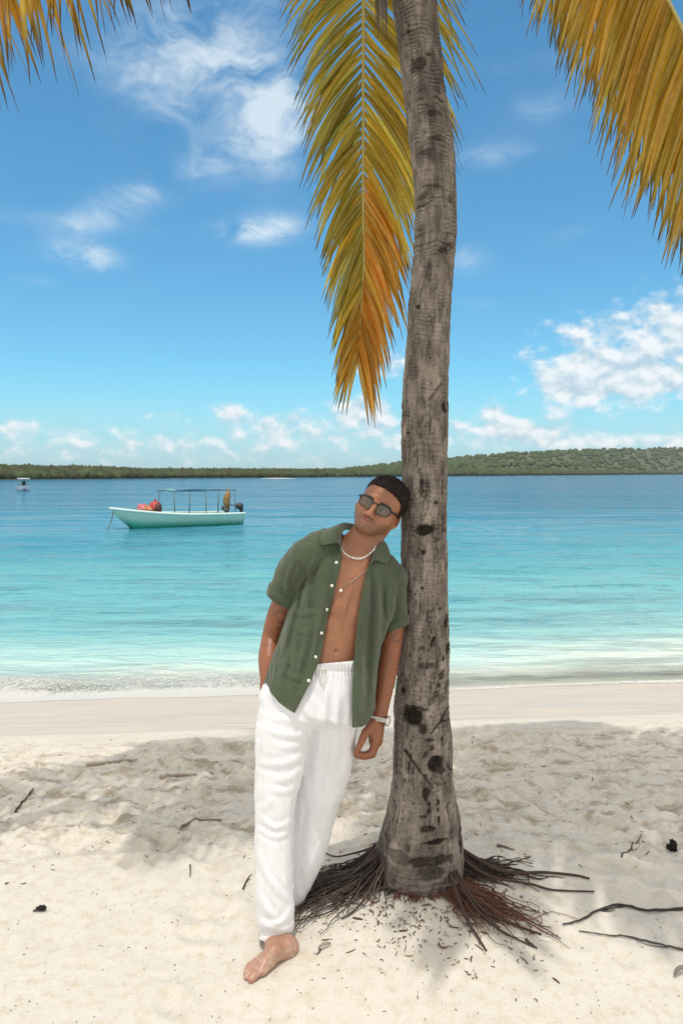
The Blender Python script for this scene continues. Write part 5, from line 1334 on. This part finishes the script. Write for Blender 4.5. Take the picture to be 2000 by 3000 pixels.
# shirt
sh = Field()
sh.u(Etube([tz(1046, 1600, 2.875, 62, .072), tz(1036, 1640, 2.865, 112, .096), tz(1013, 1735, 2.845, 148, .126), tz(990, 1812, 2.825, 146, .128), tz(964, 1900, 2.80, 149, .136), tz(945, 1990, 2.775, 160, .154), tz(937, 2070, 2.755, 164, .172), tz(932, 2160, 2.75, 166, .178)], FWD, 22, .5), 0)
sh.u(Etube([row(1045, 1620, 2.87, .056, .060), row(960, 1596, 2.85, .064, .072), [*(RS+np.array([0, 0, -.008])), .065, .070]], FWD), .03)
sh.u(Etube([row(1056, 1628, 2.87, .056, .060), row(1110, 1656, 2.89, .058, .066), [*LS, .064, .068]], FWD), .03)
sf = Folds([(((880, 1650), (872, 1720), (858, 1790), (838, 1870), (822, 1930)), 9, 0.0093), (((905, 1640), (900, 1720), (890, 1800)), 12, 0.0062), (((955, 1640), (952, 1720), (935, 1810), (915, 1900)), 14, 0.0062), (((850, 1890), (840, 1940), (822, 1985)), 9, 0.0040), (((880, 1660), (866, 1740), (850, 1800)), 7, -0.0040),
            (((880, 1900), (870, 1970), (850, 2040)), 12, 0.0062), (((920, 1850), (900, 1930), (880, 2010)), 12, -0.0047), (((930, 1630), (915, 1660), (890, 1690)), 8, 0.0047), (((862, 1790), (890, 1800), (930, 1790)), 9, .004), (((850, 1830), (880, 1850), (920, 1850)), 9, .003), (((830, 1960), (860, 1985), (900, 1990)), 9, .004), (((940, 1700), (945, 1780), (925, 1880), (895, 1980)), 9, .005), (((965, 1760), (945, 1850), (915, 1960)), 7, -.004), (((890, 1720), (905, 1800), (900, 1880), (870, 1990)), 9, .005), (((862, 1850), (862, 1930), (845, 2010)), 8, .005), (((975, 1660), (968, 1740), (950, 1830)), 8, -0.0047),
            (((1076, 1690), (1066, 1800), (1056, 1920), (1050, 2100)), 9, 0.0093), (((1092, 1670), (1090, 1790), (1080, 1920), (1072, 2080)), 9, -0.0078), (((1110, 1680), (1106, 1800), (1098, 1930), (1086, 2070)), 9, 0.0093), (((1058, 1760), (1046, 1880), (1040, 2050)), 5, 0.0062), (((1125, 1700), (1120, 1770), (1128, 1830)), 8, -0.0062), (((1090, 1655), (1100, 1700), (1100, 1760)), 8, 0.0062)])
OPEN_L = np.array([(1002, 1560), (998, 1653), (979, 1730), (960, 1806), (936.6, 1932), (910, 1997), (862, 2091), (850, 2110)], float)
OPEN_R = np.array([(1104, 1580), (1097, 1611), (1076, 1665), (1063, 1718), (1049.5, 1795), (1042, 1863), (1036, 1936), (1032, 2036), (1031.5, 2150)], float)
def oL(v): return np.interp(v, OPEN_L[:, 1], OPEN_L[:, 0])
def oR(v): return np.interp(v, OPEN_R[:, 1], OPEN_R[:, 0])
def sh_post(q, d):
    m = np.abs(d) < .022
    if m.any():
        qq = q[m]; u, v = uv_of(qq); fr_ = sstep(2.88, 2.78, qq[:, 1])
        w_ = sf(u, v)*fr_+.0032*snoise(qq*np.array([15, 15, 5]))+.0018*snoise(qq*np.array([42, 42, 14]))+.0008*snoise(qq*np.array([110, 110, 60]))
        eL, eR = oL(v)-u, u-oR(v)
        w_ += fr_*.0016*(sstep(23, 21, eL)*sstep(-2, 1, eL))   # placket
        d = d.copy(); d[m] = d[m]-w_
    return d
def sh_over(q, d):
    m = d < .05
    if m.any():
        qq = q[m]; dd = smin(d[m], torso(qq)-.009, .03)
        zz = qq[:, 2] < 1.12
        if zz.any(): dd[zz] = smin(dd[zz], trs(qq[zz])-.008, .02)
        d = d.copy(); d[m] = dd
    return d
sh.post.append(sh_over); sh.post.append(sh_post)
lo, hi = bounds(sh, .01); SV, SQ = mesh_field(sh, lo, hi, .0034)
u, v = uv_of(SV)
front = SV[:, 1] < np.interp(v, [1600, 1740, 1900, 2100], [2.868, 2.845, 2.80, 2.76])
hemL = np.interp(u, [770, 784, 793, 818, 840, 862, 880], [1996, 2005, 2030, 2059, 2075, 2089, 2092]); hemR = np.interp(u, [1030, 1062, 1078, 1094, 1110], [2132, 2130, 2118, 2086, 2050])
hem = np.where(u < 960, hemL, hemR); hem = np.where(front, hem, 2068)
g_open = np.where(front, np.maximum(oL(v)-u, u-oR(v)), 30.)
neck_c = P(1050, 1580, 2.865); 
top_cut = np.where(v < 1640, np.linalg.norm((SV-np.array(P(1052, 1585, 2.868)))*np.array([1, 1, .8]), axis=1)*800-64, 50)
g = np.minimum.reduce([hem-v, g_open, top_cut])
SV2, SF2 = clip_mesh(SV, SQ, g)
shirt = mesh_obj('shirt', SV2, SF2, GREEN, person); solid(shirt, .0016)
arm_f = {'R': Etube([[*RS, .058, .062], row(848, 1730, 2.83, .053, .059), row(818, 1800, 2.85, .053, .057)], FWD, 10), 'L': Etube([[*LS, .060, .066], row(1152, 1780, 2.885, .049, .057), row(1150, 1850, 2.88, .047, .052)], FWD, 10)}
def sleeve(pts_rows, cuff_c, axis, folds, nm):
    f = Field(); f.u(Etube(pts_rows, FWD, 14), 0); f.u(arm_f[nm], .012); sfl = Folds(folds)
    axis = np.asarray(axis)/np.linalg.norm(axis)
    def post(q, d):
        m = np.abs(d) < .02
        if m.any():
            qq = q[m]; u, v = uv_of(qq); tt = (qq-cuff_c)@axis
            w_ = sfl(u, v)*sstep(2.9, 2.8, qq[:, 1])+.003*snoise(qq*np.array([18, 18, 11]))+.0015*snoise(qq*np.array([45, 45, 25]))
            w_ += .0045*sstep(-.034, -.030, tt)+.0012*np.exp(-((tt+.018)/.004)**2)
            d = d.copy(); d[m] = d[m]-w_
        return d
    f.post.append(post); lo, hi = bounds(f, .01); V_, Q_ = mesh_field(f, lo, hi, .003)
    V2, F2 = clip_mesh(V_, Q_, -((V_-cuff_c)@axis))
    o = mesh_obj('sleeve', V2, F2, GREEN, shirt); solid(o, .0018); return f
cR = P(815, 1748, 2.835); aR = P(780, 1830, 2.86)-P(860, 1700, 2.815)
slR = sleeve([row(912, 1615, 2.815, .060, .066), row(880, 1642, 2.81, .065, .070), row(850, 1690, 2.82, .061, .067), row(822, 1738, 2.833, .054, .062), row(800, 1780, 2.845, .051, .058)], cR, aR,
       [(((870, 1625), (845, 1690), (835, 1750)), 8, .004), (((890, 1660), (868, 1710), (850, 1750)), 7, -.004), (((815, 1690), (830, 1720), (846, 1735)), 6, .004)], 'R')
cL = P(1163, 1834, 2.884); aL = P(1166, 1900, 2.88)-P(1150, 1750, 2.886)+np.array([.035, 0, 0])
slL = sleeve([row(1128, 1668, 2.885, .054, .062), row(1148, 1700, 2.882, .058, .066), row(1158, 1770, 2.883, .049, .058), row(1163, 1830, 2.884, .045, .053), row(1166, 1880, 2.885, .043, .050)], cL, aL,
       [(((1150, 1700), (1150, 1770), (1140, 1830)), 7, .004), (((1170, 1720), (1165, 1780), (1150, 1830)), 7, -.003)], 'L')
# collar: band, fold and leaves
def front_d(u, v, off): 
    d_ = cast(sh, u, v); return (d_ if d_ else 2.80)-off
nin = [(1000, 1640, 2.760), (998, 1598, 2.775), (1000, 1568, 2.80), (1012, 1552, 2.85), (1040, 1556, 2.90), (1075, 1568, 2.905), (1098, 1580, 2.875), (1102, 1598, 2.835), (1094, 1622, 2.80), (1082, 1660, 2.765)]
nfo = [(996, 1592, 2.758), (990, 1566, 2.775), (992, 1545, 2.80), (1008, 1532, 2.86), (1040, 1536, 2.915), (1082, 1548, 2.915), (1110, 1568, 2.875), (1112, 1586, 2.835), (1102, 1608, 2.79), (1092, 1642, 2.758)]
nou = [(939, 1598, front_d(940, 1600, .012)), (938, 1578, front_d(945, 1580, .012)), (950, 1556, 2.81), (985, 1542, 2.885), (1040, 1552, 2.95), (1095, 1566, 2.94), (1128, 1588, 2.89), (1140, 1612, 2.845), (1142, 1636, front_d(1135, 1636, .012)), (1130, 1652, front_d(1130, 1652, .012))]
A, B, C = [spline(np.array([P(*q) for q in L_]), 46) for L_ in (nin, nfo, nou)]
mid = (B+C)/2+np.array([0, -.004, .004]); NB = len(A)
fold_out = B*.86+C*.14+np.array([0, -.002, .004])
rows_ = [A, A*.5+B*.5+np.array([0, -.001, 0]), B, fold_out, mid, C]
V_ = np.vstack(rows_); Fq = [(r*NB+k, r*NB+k+1, (r+1)*NB+k+1, (r+1)*NB+k) for r in range(5) for k in range(NB-1)]
col_o = mesh_obj('collar', V_, Fq, GREEN, shirt); m_ = col_o.modifiers.new('smooth', 'SUBSURF'); m_.levels = m_.render_levels = 2; solid(col_o, .0022)
PEARL = simple('shell_button', (.82, .80, .74), .3, var=.08)
for (bu, bv) in ((989, 1648), (976, 1716), (960.5, 1786), (945, 1855), (928, 1925), (908, 1994)):
    bb = bu-1; d_ = front_d(bb-3, bv, .0015); mb = MB()
    mb.ball(P(bb-3, bv, d_), (.0062, .0026, .0062), 14, 8, (1, 1, 1)); mb.build('button', PEARL, shirt, colors=False)

# necklace, chain and pendant
def bd(u, v, off): 
    d_ = cast(body, u, v); return (d_ if d_ else 2.80)-off
nk = pxline([(1001, 1556), (996, 1580), (998, 1604), (1010, 1622), (1032, 1634), (1056, 1637), (1078, 1626), (1094, 1612), (1101, 1598)], 40)
bead = MB(); _r = np.random.default_rng(3)
dp = np.array([bd(a, b_, .004) for a, b_ in nk]); dp = np.convolve(np.pad(dp, 2, 'edge'), np.ones(5)/5, 'valid')
npts = np.array([P(a, b_, d_) for (a, b_), d_ in zip(nk, dp)])
npts = npts[np.linspace(3, 39, 27).astype(int)]
for k in range(0, 26):
    a = npts[k]; c = npts[k+1]; tdir = (c-a)/np.linalg.norm(c-a); o_ = np.cross(tdir, [0, 1, 0]); o_ /= np.linalg.norm(o_)
    L = np.linalg.norm(c-a)*.5*_r.uniform(.85, 1.1); r_ = _r.uniform(.0040, .0056)
    bead.ball((a+c)/2, (L, r_, r_), 10, 7, np.array([.80, .72, .66])*_r.uniform(.75, 1.12), np.stack([tdir, np.cross(o_, tdir), o_], 1))
bead.build('necklace', simple('shell_bead', (1, 1, 1), .35, var=.1, tint=True), person)
ch = pxline([(1089, 1654), (1072, 1672), (1048, 1690), (1020, 1712), (998, 1728)], 20); cm = MB()
cm.tube(np.array([P(a, b_, bd(a, b_, .0025)) for a, b_ in ch]), .0011, 6)
cm.build('chain', simple('silver_chain', (.32, .28, .25), .35, 1.0), person, colors=False)
cm = MB(); cm.ball(P(998, 1730, bd(999, 1730, .006)), (.0065, .005, .0065), 14, 9, (1, 1, 1)); cm.build('pendant', PEARL, person, colors=False)

# wrist watch
STEEL = simple('steel', (.72, .72, .70), .28, .9, var=.1)
watch = MB(); ax = P(1121, 2045, 2.825)-P(1108, 2120, 2.795); ax /= np.linalg.norm(ax); cw = P(1110, 2108, 2.793)
e1 = np.cross(ax, [0, 1, 0]); e1 /= np.linalg.norm(e1); e2 = np.cross(ax, e1)
if e2[1] > 0: e2 = -e2
if e1[0] < 0: e1 = -e1
nk_ = 26
for k in range(nk_):
    a = 2*math.pi*k/nk_; r1, r2 = .0345, .0320
    c = cw+e1*math.cos(a)*r1+e2*math.sin(a)*r2; tn = -e1*math.sin(a)*r1+e2*math.cos(a)*r2; tn /= np.linalg.norm(tn); nr = np.cross(tn, ax)
    for j, w_ in ((-1, .0042), (0, .0052), (1, .0042)):
        watch.ball(c+ax*j*.0052, (.0036, w_*.98, .0032), 8, 6, (1, 1, 1), np.stack([tn, ax, nr], 1))
wr = empty('watch', (0, 0, 0), None, None); wr.parent = person; wr.location = Vector(tuple(cw))-Vector(person.location); wr.empty_display_size = .02
watch.build('strap', STEEL, wr, colors=False)
adir = math.radians(25); cc = cw+e1*math.cos(adir)*.0355+e2*math.sin(adir)*.033; nr = e1*math.cos(adir)+e2*math.sin(adir); tn = np.cross(ax, nr)
cs_ = MB(); 
for (off, rr_, th_) in ((0, .0195, .0075),):
    cs_.tube([cc-nr*.004, cc+nr*.003, cc+nr*.0045], [.0190, .0195, .0170], 22)
cs_.tube([cc+tn*.0185, cc+tn*.0235], .003, 8); cs_.build('case', STEEL, wr, colors=False)
dl_ = MB(); dl_.tube([cc+nr*.0040, cc+nr*.0050], .0155, 22); dl_.build('dial', simple('white_dial', (.78, .78, .76), .2), wr, colors=False)
